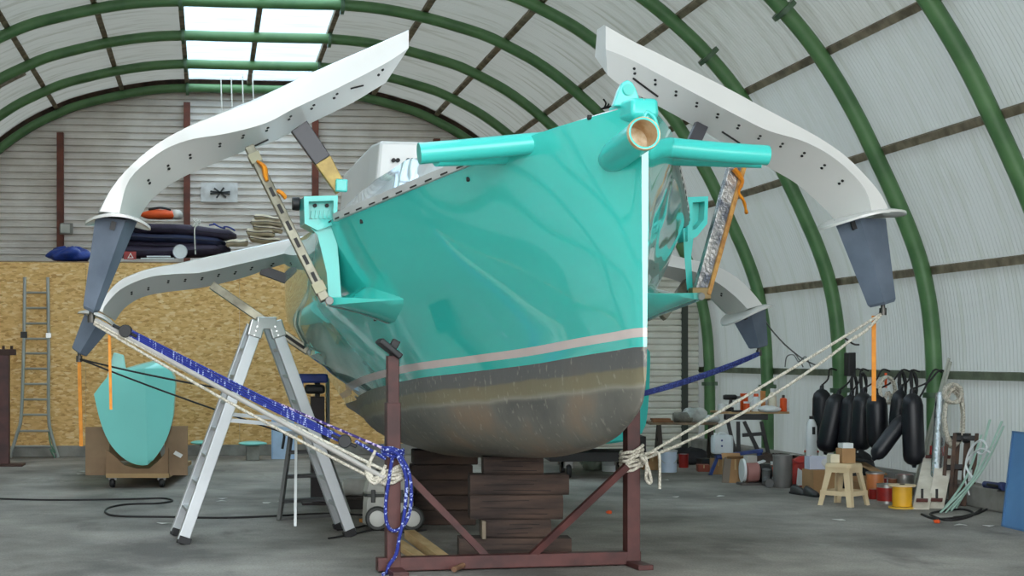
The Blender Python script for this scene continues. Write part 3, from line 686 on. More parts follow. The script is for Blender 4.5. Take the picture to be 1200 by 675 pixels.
# strut brackets: faired wedges standing out of the hull side
def bracket(tip, by, sd, ztop, zlow, fwd, aft):
    zt = tip.z; m_ = MB(); rings = []
    bt = (tip - BO).dot(BR) * sd
    for k in range(13):
        t = k / 12; b_ = by - fwd + (fwd + aft) * t
        e = math.sin(math.pi * min(max((b_ - (by - fwd)) / fwd, 0), 1) / 2) ** 1.6 if b_ < by else max(0, 1 - ((b_ - by) / aft) ** 2)
        hb = lambda z: hull_b(b_, z) - 0.02
        up_z = zt + (ztop - zt) * (0.3 + 0.7 * e); lo_z = zt - (zt - zlow) * (0.3 + 0.7 * e)
        out = hb(zt) + max(bt - hb(zt), 0.0) * e + 0.01
        rings.append([bw(sd * hb(up_z), b_, up_z), bw(sd * (hb(up_z) * 0.5 + out * 0.5), b_, zt + (up_z - zt) * 0.35), bw(sd * out, b_, zt + 0.03 * e), bw(sd * out, b_, zt - 0.035 * e), bw(sd * (hb(lo_z) * 0.55 + out * 0.45), b_, zt - (zt - lo_z) * 0.55), bw(sd * hb(lo_z), b_, lo_z)])
    m_.loft(rings, close=False, cap=False)
    o = m_.build('strut_bracket', MTEAL, boat, smooth=50)
    MB().lathe([(0.0, 0.0), (0.03, 0.0), (0.034, 0.02), (0.03, 0.04)][::-1], tip - BD * (0.07), 14, -BD).build('pivot_bolt', pm('pivot_steel', (120, 120, 116), 0.4, 0.6), o)
    return o
def hull_at(by, z, sd): return bw(sd * hull_b(by, z), by, z)
bracket(PB(384, 353, 0.12), 0.12, -1, 2.16, 1.86, 0.42, 0.35)
bracket(PB(816, 348, 0.12), 0.12, 1, 2.16, 1.80, 0.6, 0.35)
bracket(PB(362, 413, BY2 - 0.05), BY2 - 0.05, -1, 1.8, 1.35, 0.7, 0.35)
# beam sockets: boxed recesses with a column down to the bracket
def socket(poly_out, poly_in, by, col, lab):
    m_ = MB(); A = [PB(x, y, by) for x, y in poly_out]; I = [PB(x, y, by) for x, y in poly_in]; n = len(A)
    Ab = [p + BD * 0.3 for p in A]; Ib = [p + BD * 0.12 for p in I]
    m_.add(A + I, [(i, (i + 1) % n, n + (i + 1) % n, n + i) for i in range(n)])
    m_.loft([A, Ab], True, False); m_.add(Ab, [tuple(range(n))]); m_.loft([I, Ib], True, False); m_.add(Ib, [tuple(range(n))])
    o = m_.build('beam_socket', MTEAL2, boat, bevel=0.008, label=lab)
    c = [[PB(x, y, by + 0.05 + e) for x, y, e in r] for r in col]
    MB().loft(c, True, True).build('socket_column', MTEAL2, o, smooth=40)
    return o
so1 = socket([(356, 230), (396, 229), (395, 262), (372, 270), (357, 262)], [(362, 236), (391, 235), (391, 256), (373, 263), (362, 257)], 0.22,
       [[(359, 262, 0), (392, 258, 0), (392, 258, 0.25), (359, 262, 0.25)], [(372, 275, 0), (394, 270, 0), (394, 270, 0.25), (372, 275, 0.25)], [(383, 320, 0), (398, 318, 0), (398, 318, 0.25), (383, 320, 0.25)], [(385, 350, 0), (400, 350, 0), (400, 350, 0.25), (385, 350, 0.25)]], 'turquoise boxed socket on the left side')
for dx in (369, 383): MB().lathe([(0.016, 0), (0.016, 0.012), (0, 0.012)], PB(dx, 241, 0.33), 10, -BD).build('bolt_hole', MHOLE, so1)
for k in range(5): MB().bar(PB(366 + 5 * k, 247, 0.33), PB(365 + 5 * k, 256, 0.33), 0.018, 0.02, BD).build('rib', MTEAL2, so1)
socket([(806, 231), (830, 230), (829, 262), (817, 277), (806, 283)], [(812, 237), (826, 236), (825, 257), (816, 268), (811, 270)], 0.22,
       [[(800, 262, 0), (814, 268, 0), (814, 268, 0.25), (800, 262, 0.25)], [(802, 300, 0), (810, 300, 0), (810, 300, 0.25), (802, 300, 0.25)], [(805, 340, 0), (812, 340, 0), (812, 340, 0.25), (805, 340, 0.25)]], 'turquoise boxed socket on the right side')
bk = PB(350, 239, 0.5)
MB().lathe([(0.03, -0.05), (0.05, -0.05), (0.055, 0.0), (0.04, 0.01), (0.04, 0.03), (0.055, 0.04), (0.05, 0.09), (0.02, 0.09)], bk, 16, BR).tube([bk + BR * 0.04, PB(360, 246, 0.4)], 0.015, 8).build('deck_block', MBLACK, boat, smooth=40, label='black round block left of the socket')
# black bits on the topsides: padeye and drain marks
for x, y, by in ((440, 375, -0.2), (692, 138, -2.3), (423, 258, -0.4), (548, 208, -1.4)):
    z = None; best = None
    for i in range(120):
        b_ = -2.8 + i * 0.03
        for j in range(40):
            lv = hp(b_); zz = lv[2] + (lv[6] - lv[2]) * j / 39; q = bw(-hull_b(b_, zz), b_, zz); e = q - EYEP; d = e.dot(FW); dd = (CX + FPX * e.dot(RT) / d - x) ** 2 + (CY - FPX * e.z / d - y) ** 2
            if best is None or dd < best[0]: best = (dd, q)
    MB().lathe([(0.016, -0.01), (0.016, 0.012), (0.004, 0.012)], best[1], 10, -BR).build('skin_fitting', MHOLE, boat)

# ================================================================== CRADLE, BLOCKS, STANDS
MRED = pm('red_brown_painted_steel', (88, 46, 42), 0.5, col2=(62, 32, 30), scale=5, bump=0.1)
MOLD = pm('old_tarred_timber', (80, 62, 52), 0.85, col2=(38, 30, 27), scale=4, bump=0.7, bscale=10, stretch=(0.35, 2, 2))
MWOOD = pm('new_pine', (214, 184, 136), 0.7, col2=(186, 150, 100), scale=5, stretch=(2, 0.5, 3))
MWROPE = rope_mat('white_rope', (206, 200, 186), (172, 166, 150), 90, 0.6)
MBROPE = rope_mat('blue_flecked_rope', (32, 46, 132), (176, 188, 226), 90, 0.87)
MBROPE2 = rope_mat('dark_blue_rope', (28, 44, 120), (70, 90, 170), 60, 0.7)
MBLINE = pm('black_line', (34, 32, 32), 0.7)
MSTRAP = pm('orange_strap', (232, 150, 40), 0.6, col2=(204, 122, 24), scale=10)

DL = 1.6 * FPX / (668 - CY); 
lf = G(460, 670); rf = G(740, 662)
cr = thing('boat_cradle', 'red-brown welded steel cradle frame under the turquoise bow', 'cradle', (lf + rf) / 2)
axc = (rf - lf).normalized(); nrc = V((-axc.y, axc.x, 0))
MB().bar(lf - axc * 0.12 + UP * 0.06, rf + axc * 0.06 + UP * 0.06, 0.1, 0.1).build('base_beam', MRED, cr, bevel=0.006)
topL = P(461, 417, depth(lf)); topR = P(740, 470, depth(rf))
pl = MB().bar(lf, V((lf.x, lf.y, topL.z - 0.35)), 0.105, 0.105, nrc).build('post', MRED, cr, bevel=0.006)
MB().bar(V((lf.x, lf.y, topL.z - 0.5)), V((lf.x, lf.y, topL.z)), 0.085, 0.085, nrc).build('inner_tube', MRED, pl, bevel=0.005)
MB().bar(rf, V((rf.x, rf.y, topR.z)), 0.105, 0.105, nrc).build('post', MRED, cr, bevel=0.006)
for a, b in (((467, 546), (574, 656)), ((735, 546), (616, 658))):
    MB().bar(P(a[0], a[1], depth(lf) + 0.05), P(b[0], b[1], depth(lf) + 0.2), 0.05, 0.05, nrc).build('diagonal_brace', MRED, cr)
for q in (lf, rf):
    MB().bar(q - nrc * 0.3 + UP * 0.02, q + nrc * 0.35 + UP * 0.02, 0.12, 0.04).build('foot', MRED, cr, bevel=0.005)
MB().tube([V((lf.x, lf.y, topL.z)), V((lf.x, lf.y, topL.z + 0.09))], 0.028, 10).build('screw', MBLACK, cr)
hn = V((lf.x, lf.y, topL.z + 0.08)); pdir = (BR * 0.55 + UP * 0.62).normalized()
pd = MB().obox(hn - BR * 0.12 - nrc * 0.09 + UP * 0.02, (BR * 0.62 - UP * 0.5).normalized() * 0.2, nrc * 0.18, pdir * 0.045)
pd.build('pad', MBLACK, cr, bevel=0.01, label='black pad pressing on the hull')
MB().bar(hn - UP * 0.02, hn + pdir * 0.05, 0.06, 0.06).build('pad_knuckle', MBLACK, cr, bevel=0.008)

# keel blocks: old sleepers piled under the keel
blocks = [((538, 670), (632, 659), 0.0, 'lowest and longest old tarred sleeper under the keel'), ((565, 646), (610, 632), 0.02, 'short old sleeper second from the floor under the keel'),
          ((551, 660), (581, 610), 0.0, 'old sleeper in the middle of the pile under the keel'), ((551, 667), (557, 581), -0.03, 'cracked old sleeper second from the top under the keel'), ((567, 637), (536, 557), 0.05, 'topmost short sleeper touching the keel')]
db = 1.6 * FPX / (659 - CY); zz = 0.0
for (x0, x1), (y0, y1), dr, lab in blocks:
    h = (y1 - y0) / FPX * db; a = P(x0, 600, db + 0.05); b = P(x1, 600, db + 0.05); c = (a + b) / 2; L_ = (b - a).length
    t = thing('timber_block', lab, 'timber block', (c.x, c.y + 0.2, zz), 'keel block pile')
    m_ = MB(); n = 7
    rnd = random.Random(int(x0 + y0)); rings = []
    for k in range(n):
        u = -0.5 + k / (n - 1); e = rnd.uniform(-0.006, 0.006)
        rings.append([V((c.x, c.y, zz)) + RT * (u * L_) + FW * q + UP * (r * (h - 0.004) + 0.002) + UP * e * (1 if 0.1 < r < 0.9 else 0) for q, r in ((0.015, 0), (0.0, 0.15), (0.0 + e, 0.5), (0.0, 0.85), (0.015, 1), (0.24, 1), (0.26, 0.5), (0.24, 0))])
    m_.loft(rings, True, True); body = m_.build('beam', MOLD, t, smooth=35)
    for k in range(3):
        zc = zz + h * (0.25 + 0.25 * k); MB().bar(V((c.x, c.y, zc)) + RT * (rnd.uniform(-0.4, -0.05) * L_) - FW * 0.002, V((c.x, c.y, zc + rnd.uniform(-0.01, 0.01))) + RT * (rnd.uniform(0.1, 0.45) * L_) - FW * 0.002, 0.004, 0.008, FW).build('crack', pm('dark_crack', (22, 18, 16), 0.9), body)
    zz += h
wp = thing('wedge_plank', 'thin pale wedge standing on edge between two sleepers', 'wedge', P(567, 632, db))
MB().obox(P(565, 632, db - 0.02), RT * 0.03, FW * 0.15, UP * 0.14).build('wedge', pm('grey_plank', (128, 116, 98), 0.8), wp, bevel=0.003)
# dark block pile further aft
zz = 0
for i in range(5):
    dd = 13.9; a = P(482, 600, dd); L_ = 0.62 - 0.03 * (i % 2); h = 0.145
    t = thing('timber_block', ['lowest', 'second', 'third', 'fourth', 'topmost'][i] + ' dark sleeper of the shadowed pile behind the left cradle post', 'timber block', (a.x + 0.3, a.y + 0.2, zz), 'rear keel block pile')
    MB().obox(V((a.x + 0.02 * (i % 3), a.y, zz)), (L_, -0.05, 0), (0.02, 0.3, 0), (0, 0, h - 0.004)).build('beam', MOLD, t, bevel=0.012); zz += h
# new pine planks and a stick by the cradle foot
for i, (x0, y0, x1, y1, zb) in enumerate([(466, 640, 503, 666, 0), (480, 631, 521, 663, 0)]):
    a, b = G(x0, y0), G(x1, y1); h = 0.075 if i else 0.05
    o = MB().bar(a + UP * (h / 2 + 0.001), b + UP * (h / 2 + 0.001), 0.095, h).build('pine_plank', MWOOD, loc=a, bevel=0.004)
    tag(o, ['thin pale pine plank lying left beside the cradle post', 'thicker pale pine beam end lying right of the cradle post'][i], 'plank')
a, b = G(532, 672), P(568, 650, db - 0.06)
tag(MB().tube([a + UP * 0.03, b], 0.022, 8).build('wooden_stick', pm('stick_brown', (132, 98, 72), 0.7, col2=(100, 70, 50)), loc=a, smooth=50), 'brown round stick leaning on the lowest sleeper', 'stick')

# blue-headed boat stand
bs = G(372, 590); bs = bs
t = thing('boat_stand', 'dark boat stand with a bright blue head under the stern', 'stand', bs)
dz = depth(bs); H = EYE + (CY - 438) / FPX * dz
MBLUE = pm('bright_blue_paint', (34, 62, 150), 0.45, col2=(26, 46, 120))
MDARK = pm('dark_brown_steel', (48, 36, 34), 0.55, col2=(34, 26, 26))
MB().box(bs, (0.36, 0.4, 0.03)).build('base_plate', MDARK, t, bevel=0.005)
MB().box(bs + UP * 0.03, (0.15, 0.15, H - 0.28)).build('post', MDARK, t, bevel=0.008)
MB().tube([bs + UP * (H - 0.26), bs + UP * (H - 0.06)], 0.03, 10).build('screw', MBLACK, t)
MB().obox(bs + V((-0.21, -0.09, H - 0.1)), (0.32, 0, 0), (0, 0.18, 0), (0, 0, 0.1)).build('head', MBLUE, t, bevel=0.02)
MB().obox(bs + V((-0.21, -0.09, H - 0.16)), (0.05, 0, 0), (0, 0.18, 0), (0, 0, 0.08)).build('head_lip', MBLUE, t, bevel=0.01)
MB().obox(bs + V((-0.14, -0.1, H - 0.22)), (0.22, 0, 0), (0, 0.2, 0), (0, 0, 0.1)).build('bag', MBLACK, t, bevel=0.03)
MB().bar(bs + V((0.11, -0.02, H - 0.05)), bs + V((0.12, -0.05, 0.02)), 0.035, 0.035).build('side_tube', MALU, t)

# ================================================================== LADDERS
def stepladder():
    nl, fl_, nr, fr_ = G(214, 638), G(206, 628), G(411, 629), G(399, 620)
    t = thing('stepladder', 'tall aluminium A-frame stepladder standing open left of the hull', 'ladder', (nl + fr_) / 2)
    mid = (nl + nr) / 2; H = EYE + (CY - 380) / FPX * depth(mid)
    acr = (nr - nl).normalized(); back = ((fl_ + fr_) / 2 - (nl + nr) / 2)
    tc = P(312, 380, depth(mid) + 0.05); tn = V((tc.x, tc.y, H)); tf = tn + back * 0.72
    MA = pm('satin_aluminium', (196, 200, 202), 0.4, 0.55, var=0.08, scale=4)
    for (n_, f_, sg) in ((nl, fl_, -1), (nr, fr_, 1)):
        t0n, t0f = tn + acr * 0.075 * sg, tf + acr * 0.075 * sg
        sn = MB().bar(n_ + UP * 0.03, t0n, 0.05, 0.10, acr).build('stile', MA, t, bevel=0.006)
        sf = MB().bar(f_ + UP * 0.03, t0f, 0.05, 0.10, acr).build('stile', MA, t, bevel=0.006)
        for q, s_, tp in ((n_, sn, t0n), (f_, sf, t0f)):
            d = (tp - q).normalized()
            MB().bar(q, q + d * 0.07, 0.06, 0.115, acr).build('rubber_foot', MBLACK, s_, bevel=0.008)
        for k in range(7):
            u = 0.13 + 0.125 * k
            a, b = (n_ + UP * 0.03).lerp(t0n, u), (f_ + UP * 0.03).lerp(t0f, u)
            MB().bar(a, b, 0.075, 0.028).build('rung', MA, t, bevel=0.004)
        MB().bar((n_).lerp(t0n, 0.94), t0n + UP * 0.03, 0.062, 0.13, acr).build('hinge_plate', MALU, t, bevel=0.01)
        for k in range(3): MB().lathe([(0.009, 0), (0.009, 0.012), (0, 0.012)], t0n.lerp(n_, 0.01 + 0.02 * k) - nrm_front * 0.0 + (EYEP - t0n).normalized() * 0.031, 8, (EYEP - t0n)).build('rivet', MALU, t)
    MB().bar(tn - acr * 0.09 + UP * 0.01, tn + acr * 0.09 + UP * 0.01, 0.065, 0.11, UP).build('hinge_cap', MALU, t, bevel=0.01)
    MB().bar(tf - acr * 0.09, tf + acr * 0.09, 0.05, 0.08, UP).build('hinge_cap', MALU, t, bevel=0.01)
    a, b = nl.lerp(tn - acr * 0.075, 0.56), nr.lerp(tn + acr * 0.075, 0.52)
    MB().bar(a, b, 0.03, 0.035).build('spreader_bar', MA, t)
    a2, b2 = fl_.lerp(tf - acr * 0.075, 0.58), fr_.lerp(tf + acr * 0.075, 0.54)
    MB().bar(a2, b2, 0.03, 0.035).build('spreader_bar', MA, t)
    # warning sticker and printed mark
    q = P(337, 430, depth(nr) - 0.06); e1 = V((0.035, 0, 0)); m_ = MB().prism([q - e1, q + e1, q + UP * 0.06], FW * 0.004); m_.build('warning_sticker', pm('sticker_yellow', (226, 190, 40), 0.5), t)
    q2 = q - FW * 0.004 + UP * 0.012; MB().prism([q2 - V((0.012, 0, 0)), q2 + V((0.012, 0, 0)), q2 + UP * 0.03], FW * 0.003).build('sticker_mark', MBLACK, t)
nrm_front = FW
stepladder()

def small_steps():
    a, b, c, d_ = G(327, 610), G(396, 606), G(346, 617), G(409, 600)
    t = thing('step_stool', 'low dark grey folding step stool behind the stepladder', 'step stool', (a + b) / 2)
    MG = pm('dull_grey_tube', (112, 112, 110), 0.5, 0.4)
    sc_ = mpp(a); top = EYE + (CY - 508) / FPX * depth(a)
    fl_t, fr_t = P(341, 508, depth(a) + 0.25), P(378, 506, depth(a) + 0.25)
    MB().bar(a, fl_t, 0.035, 0.05).build('front_leg', MG, t); MB().bar(b, fr_t, 0.035, 0.05).build('front_leg', MG, t)
    MB().bar(c, P(347, 510, depth(c) + 0.3), 0.025, 0.03).build('rear_leg', MALU, t); MB().bar(d_, P(377, 510, depth(d_) + 0.3), 0.025, 0.03).build('rear_leg', MALU, t)
    for u in (0.22, 0.5, 0.78):
        p, q = a.lerp(fl_t, u), b.lerp(fr_t, u); MB().bar(p, q, 0.16, 0.03).build('tread', pm('dark_tread', (70, 70, 70), 0.7), t, bevel=0.004)
    MB().bar(fl_t - V((0.06, 0, 0)), fr_t + V((0.12, 0, 0)), 0.3, 0.035).build('platform', pm('grey_platform', (150, 152, 152), 0.5), t, bevel=0.005)
    MB().bar(a.lerp(fl_t, 0.02) + FW * 0.02, b.lerp(fr_t, 0.02) + FW * 0.02, 0.03, 0.03).build('bottom_bar', MG, t)
    MB().tube(spline([fl_t + V((-0.12, -0.05, 0.04)), fl_t + V((-0.07, -0.05, 0.0)), fl_t + V((-0.09, -0.05, -0.15))], 4), 0.015, 6).build('hook', MBLACK, t)
small_steps()

def wall_ladder():
    sB = G(22, 534); dB = depth(sB); xL, xR = 29, 57
    t = thing('aluminium_ladder', 'slim aluminium ladder with splayed feet leaning on the chipboard wall', 'ladder', G(41, 536))
    yt = YP - 0.06
    def pt(x, y):
        f_ = (y - 325) / (536 - 325); return AY(x, y, yt - 0.28 * f_)
    for pts in ([(29, 325), (28, 400), (25, 485), (20, 508), (12, 534)], [(56, 325), (57, 400), (57, 485), (60, 508), (68, 536)]):
        pp_ = spline([pt(*q) for q in pts], 5); pp_[-1].z = 0.01
        MB().tube(pp_, 0.028, 8).build('stile', MALU, t, smooth=40)
    ys = [343, 361, 379, 397, 414, 432, 450, 468, 486, 505, 523]
    for y in ys:
        k = max(0, (y - 485) / 50); MB().tube([pt(29 - 3 * (y - 325) / 160 - 9 * k, y), pt(56 + 9 * k, y)], 0.018, 8).build('rung', MALU, t)
    MB().box(pt(28, 396), (0.1, 0.06, 0.1)).build('catch', MBLACK, t); MB().box(pt(57, 396), (0.08, 0.06, 0.08)).build('catch', MALU, t)
    MB().tube(spline([pt(57, 505), pt(60, 520) - FW * 0.05, pt(66, 530) - FW * 0.08, pt(60, 526) - FW * 0.08, pt(66, 536) - FW * 0.1], 4), 0.012, 6).build('tie_cord', pm('green_cord', (92, 128, 104), 0.8), t)
wall_ladder()
# steel prop at the left edge
pb = G(4, 546); H = EYE + (CY - 410) / FPX * depth(pb)
t = thing('steel_prop', 'red-brown steel prop with a crosshead at the left edge', 'steel prop', pb)
MB().box(pb + UP * 0.03, (0.18, 0.14, H - 0.1)).build('post', MRED, t, bevel=0.006)
MB().box(pb + V((0.0, 0, H - 0.08)), (0.36, 0.16, 0.09)).build('crosshead', pm('rust_dark', (70, 46, 38), 0.7), t, bevel=0.01)
MB().box(pb + V((0.05, 0.0, 0)), (0.5, 0.4, 0.035)).build('foot_plate', 'rust_dark', t, bevel=0.006)
for k in (-0.12, 0.0, 0.12): MB().lathe([(0.022, 0), (0.022, 0.05), (0, 0.05)], pb + V((k, 0, H + 0.01)), 8).build('bolt', 'rust_dark', t)

# ================================================================== FLOATS
MFLOAT = pm('float_teal', (140, 232, 222), 0.35, coat=0.4, var=0.05, scale=1.5)
def float_hull(base, outline, crease, dz, label, fin=None, length=5.0, mat=MFLOAT):
    # outline: pixel polygon of the front section; hull tapers away from the camera
    t = thing('float_hull', label, 'boat float', base)
    poly = [P(x, y, dz) for x, y in outline]; c = sum(poly, V((0, 0, 0))) / len(poly); cr_ = P(crease[0], crease[1], dz)
    rings = []
    pol = resample(spline(poly + [poly[0]], 4), 48)[:-1]
    for u, s, q in ((0.0, 1.0, 0), (0.15, 1.03, 0), (0.45, 1.0, 0), (0.8, 0.8, 0), (1.0, 0.55, 0)):
        rings.append([c + (p - c) * s + V((-0.02, 1, 0)) * (length * u) for p in pol])
    m_ = MB().loft(rings, True, False); m_.add(rings[-1], [tuple(range(len(pol)))]); m_.build('body', mat, t, smooth=50)
    # faceted front: fan to a raised crease line
    ct, cb_ = P(crease[0], crease[1], dz - 0.22), P(crease[2], crease[3], dz - 0.06); n = len(pol)
    def near(p):
        u = min(max((p.z - cb_.z) / (ct.z - cb_.z), 0), 1); return cb_.lerp(ct, u)
    mids = [p.lerp(near(p), 0.55) - FW * (0.0) for p in pol]; ins = [near(p) for p in pol]
    MB().loft([pol, mids, ins], True, False).build('bow_face', mat, t, smooth=18)
    if fin: MB().prism([P(x, y, dz + 0.1) for x, y in fin], FW * 0.08).build('fin', pm('pale_fin', (176, 236, 226), 0.4), t, bevel=0.01)
    return t
fb = G(160, 571); dF = depth(fb) - 0.15
float_hull(fb, [(110, 462), (128, 440), (150, 432), (184, 425), (204, 441), (204, 470), (202, 492), (195, 515), (183, 535), (172, 545), (158, 544), (142, 535), (127, 517), (117, 492)], (170, 432, 173, 545), dF,
           'pale turquoise float standing bow-on upon a low trolley at left', fin=[(120, 462), (133, 413), (144, 416), (148, 440), (148, 462)], length=4.6)
def dolly(label, c, wx_, wz, panel=None):
    t = thing('boat_dolly', label, 'trolley', c)
    sc_ = depth(c) / FPX
    return t
sF = dF / FPX
t = thing('boat_dolly', 'low wheeled trolley with brown cardboard side boards under the pale float', 'trolley', fb)
MCARD = pm('brown_board', (150, 124, 96), 0.85, col2=(130, 106, 82), scale=3)
zt = EYE + (CY - 555) * sF
for (x0, x1) in ((100, 128), (193, 220)):
    MB().obox(P(x0, 557, dF + 0.1), RT * ((x1 - x0) * sF), FW * 0.03, UP * (57 * sF if x0 < 150 else 58 * sF)).build('side_board', MCARD, t, bevel=0.003)
cut = [(124, 555), (124, 527), (133, 533), (145, 545), (160, 549), (175, 549), (188, 538), (197, 525), (197, 555)]
MB().prism([P(x, y, dF + 0.02) for x, y in cut], FW * 0.04).build('cradle_board', pm('cradle_brown', (140, 112, 84), 0.85), t)
MB().prism([P(x, y, dF + 2.2) for x, y in [(128, 540), (128, 520), (150, 540), (165, 540), (185, 520), (190, 540)]], FW * 0.04).build('cradle_board', 'cradle_brown', t)
MB().obox(P(124, 560, dF), RT * (74 * sF), FW * 2.3, UP * (5 * sF)).build('deck', pm('dolly_ply', (170, 140, 98), 0.8), t)
for x, off in ((130, 0.12), (188, 0.12), (134, 2.1), (184, 2.1)):
    cw = P(x, 566, dF + 0.0) + FW * off; cw.z = 0.065
    wv = MB().lathe([(0.02, -0.03), (0.055, -0.03), (0.065, -0.015), (0.065, 0.015), (0.055, 0.03), (0.02, 0.03)], cw, 16, RT).build('castor_wheel', MBLACK, t, smooth=40)
    MB().obox(cw + V((-0.05, -0.04, 0.03)), (0.1, 0, 0), (0, 0.08, 0), (0, 0, zt - 0.12 if zt > 0.2 else 0.06)).build('castor_fork', pm('zinc', (120, 120, 118), 0.4, 0.7), wv)
MB().obox(P(203, 532, dF + 0.085), RT * 0.09 - UP * 0.05, UP * 0.04 + RT * 0.03, FW * 0.004).build('paper_label', pm('paper_white', (230, 230, 226), 0.7), t)
# the second float, behind the hull
fb2 = G(690, 562); dG = depth(fb2) - 0.1
float_hull(fb2, [(640, 470), (650, 415), (690, 402), (745, 404), (759, 408), (762, 420), (760, 470), (756, 500), (746, 513), (728, 518), (700, 520), (670, 510), (650, 495)], (700, 405, 705, 518), dG,
           'turquoise float on a black trolley, mostly behind the hull', length=3.0, mat=MTEAL2)
t = thing('boat_dolly', 'black trolley with castors below the hidden turquoise float', 'trolley', fb2)
sG = dG / FPX
MB().obox(P(644, 541, dG + 0.15), RT * (118 * sG), FW * 0.8, UP * (11 * sG)).build('deck', pm('dolly_black', (40, 38, 38), 0.7), t, bevel=0.01)
for x in (650, 750):
    MB().obox(P(x, 531, dG + 0.2), RT * 0.08, FW * 0.5, UP * 0.22).build('upright', 'dolly_black', t)
for x, off in ((669, 0.25), (738, 0.25), (669, 0.8), (738, 0.8)):
    cw = P(x, 552, dG) + FW * off; cw.z = 0.1
    wv = MB().lathe([(0.02, -0.035), (0.085, -0.035), (0.1, -0.015), (0.1, 0.015), (0.085, 0.035), (0.02, 0.035)], cw, 16, RT).build('castor_wheel', MBLACK, t, smooth=40)
    MB().obox(cw + V((-0.055, -0.04, 0.04)), (0.11, 0, 0), (0, 0.08, 0), (0, 0, 0.10)).build('castor_fork', 'zinc', wv)

# ================================================================== ROPES, STRAPS
def rope(path, r, m, label, name='rope', n=7):
    o = MB().tube(path, r, n).build(name, m, loc=path[0], smooth=60); return tag(o, label, 'rope' if 'rope' in name else 'line')
dl, dr_ = depth(lf), depth(rf)
kL = P(458, 540, dl - 0.06)
def between(a, b, n=16, sag=0.02): return hang(a, b, sag, n)
tL = tipL - UP * 0.04
rope(between(tL, P(452, 552, dl - 0.07)), 0.013, MWROPE, 'upper white rope from the near left arm tip to the cradle post')
rope(between(tL - UP * 0.03 + BR * 0.02, P(452, 568, dl - 0.07), sag=0.03), 0.012, MWROPE, 'lower white rope sagging from the near left arm tip to the cradle post')
rope(between(tL + UP * 0.0 + BR * 0.03, P(450, 560, dl - 0.09), sag=0.0), 0.02, pm('thick_grey_line', (176, 172, 166), 0.6), 'thick taut grey rope from the near left arm tip to the cradle post')
b0 = tL.lerp(P(452, 540, dl - 0.07), 0.12); b1 = P(404, 517, dl + 0.02)
for i, (da, db_, lab) in enumerate([(0.015, 0.02, 'uppermost'), (0.0, 0.008, 'second highest'), (-0.012, -0.006, 'second lowest'), (-0.024, -0.018, 'lowest')]):
    rope(between(b0 + UP * (da + 0.05) , b1 + UP * db_, sag=0.008 * i), 0.0095, MBROPE, lab + ' blue flecked fall of the rope tackle at left')
for q, lab in ((b0 + UP * 0.04, 'small black pulley block at the upper end of the blue tackle'), (b1, 'black pulley block at the lower end of the blue tackle')):
    t = thing('pulley_block', lab, 'pulley', q); dd = (b1 - b0).normalized()
    for s in (-1, 1): MB().lathe([(0.005, -0.008), (0.045, -0.008), (0.05, 0.0), (0.045, 0.008), (0.005, 0.008)], q + FW * 0.025 * s, 16, FW).build('cheek', MBLACK, t, smooth=40)
    MB().lathe([(0.03, -0.02), (0.022, 0), (0.03, 0.02)], q, 14, FW).build('sheave', pm('sheave_grey', (60, 60, 64), 0.4), t)
    MB().bar(q - dd * 0.11, q + dd * 0.1, 0.03, 0.025).build('shackle', pm('black_shackle', (30, 30, 32), 0.4, 0.4), t, bevel=0.006)
rope(between(b1 + RT * 0.08, P(452, 538, dl - 0.07), sag=0.0), 0.013, MBROPE, 'short blue rope between the pulley and the cradle post')
rope(between(P(300, 462, dl + 0.4), P(455, 528, dl - 0.07), sag=-0.0), 0.011, rope_mat('purple_flecked_rope', (60, 44, 110), (210, 190, 220), 60, 0.7), 'thin purple flecked rope above the blue tackle')
# wraps on the left post
def wraps(c, r, n, dz_, rr, m, label, tilt=0.0):
    pts = []
    for i in range(n * 14 + 1):
        a = 2 * math.pi * i / 14; jit = 0.006 * math.sin(i * 1.7); rad = r * (1 + 0.05 * math.sin(i * 0.9)); sq = 1 / max(abs(math.cos(a)), abs(math.sin(a))) ** 0.55
        pts.append(c + axc * (rad * sq * math.cos(a)) + nrc * (rad * sq * math.sin(a)) + UP * (dz_ * i / 14 + jit + tilt * math.cos(a)))
    return rope(pts, rr, m, label)
wraps(V((lf.x, lf.y, EYE - (566 - CY) / FPX * dl)), 0.075, 5, 0.024, 0.014, MWROPE, 'white rope wound round the left cradle post', 0.02)
wraps(V((lf.x, lf.y, EYE - (537 - CY) / FPX * dl)), 0.08, 3, 0.026, 0.014, MBROPE, 'blue flecked rope knotted round the left cradle post', -0.02)
rope(spline([P(x, y, dl - 0.1) for x, y in [(452, 526), (466, 532), (478, 550), (482, 575), (480, 600), (472, 617), (460, 622), (453, 612), (452, 590), (456, 560), (460, 535)]], 6), 0.014, MBROPE, 'blue flecked rope hanging in a loop from the left cradle post')
rope(spline([P(x, y, dl - 0.12) for x, y in [(466, 534), (476, 560), (474, 600), (468, 630), (464, 650), (456, 662)]] + [G(453, 673) + UP * 0.014, G(449, 675) + UP * 0.014], 6), 0.014, MBROPE, 'blue flecked rope tail falling to the floor at the cradle foot')
for i in range(3):
    rope(spline([P(440 - 2 * i, 528 + 4 * i, dl - 0.05), P(433 - 2 * i, 545 + 4 * i, dl - 0.07), P(437, 560 + 3 * i, dl - 0.08), P(446, 556 + 3 * i, dl - 0.09), P(452, 545 + 6 * i, dl - 0.09)], 6), 0.013, MWROPE, ['first', 'second', 'third'][i] + ' small white rope bight beside the left cradle post, counted downwards')
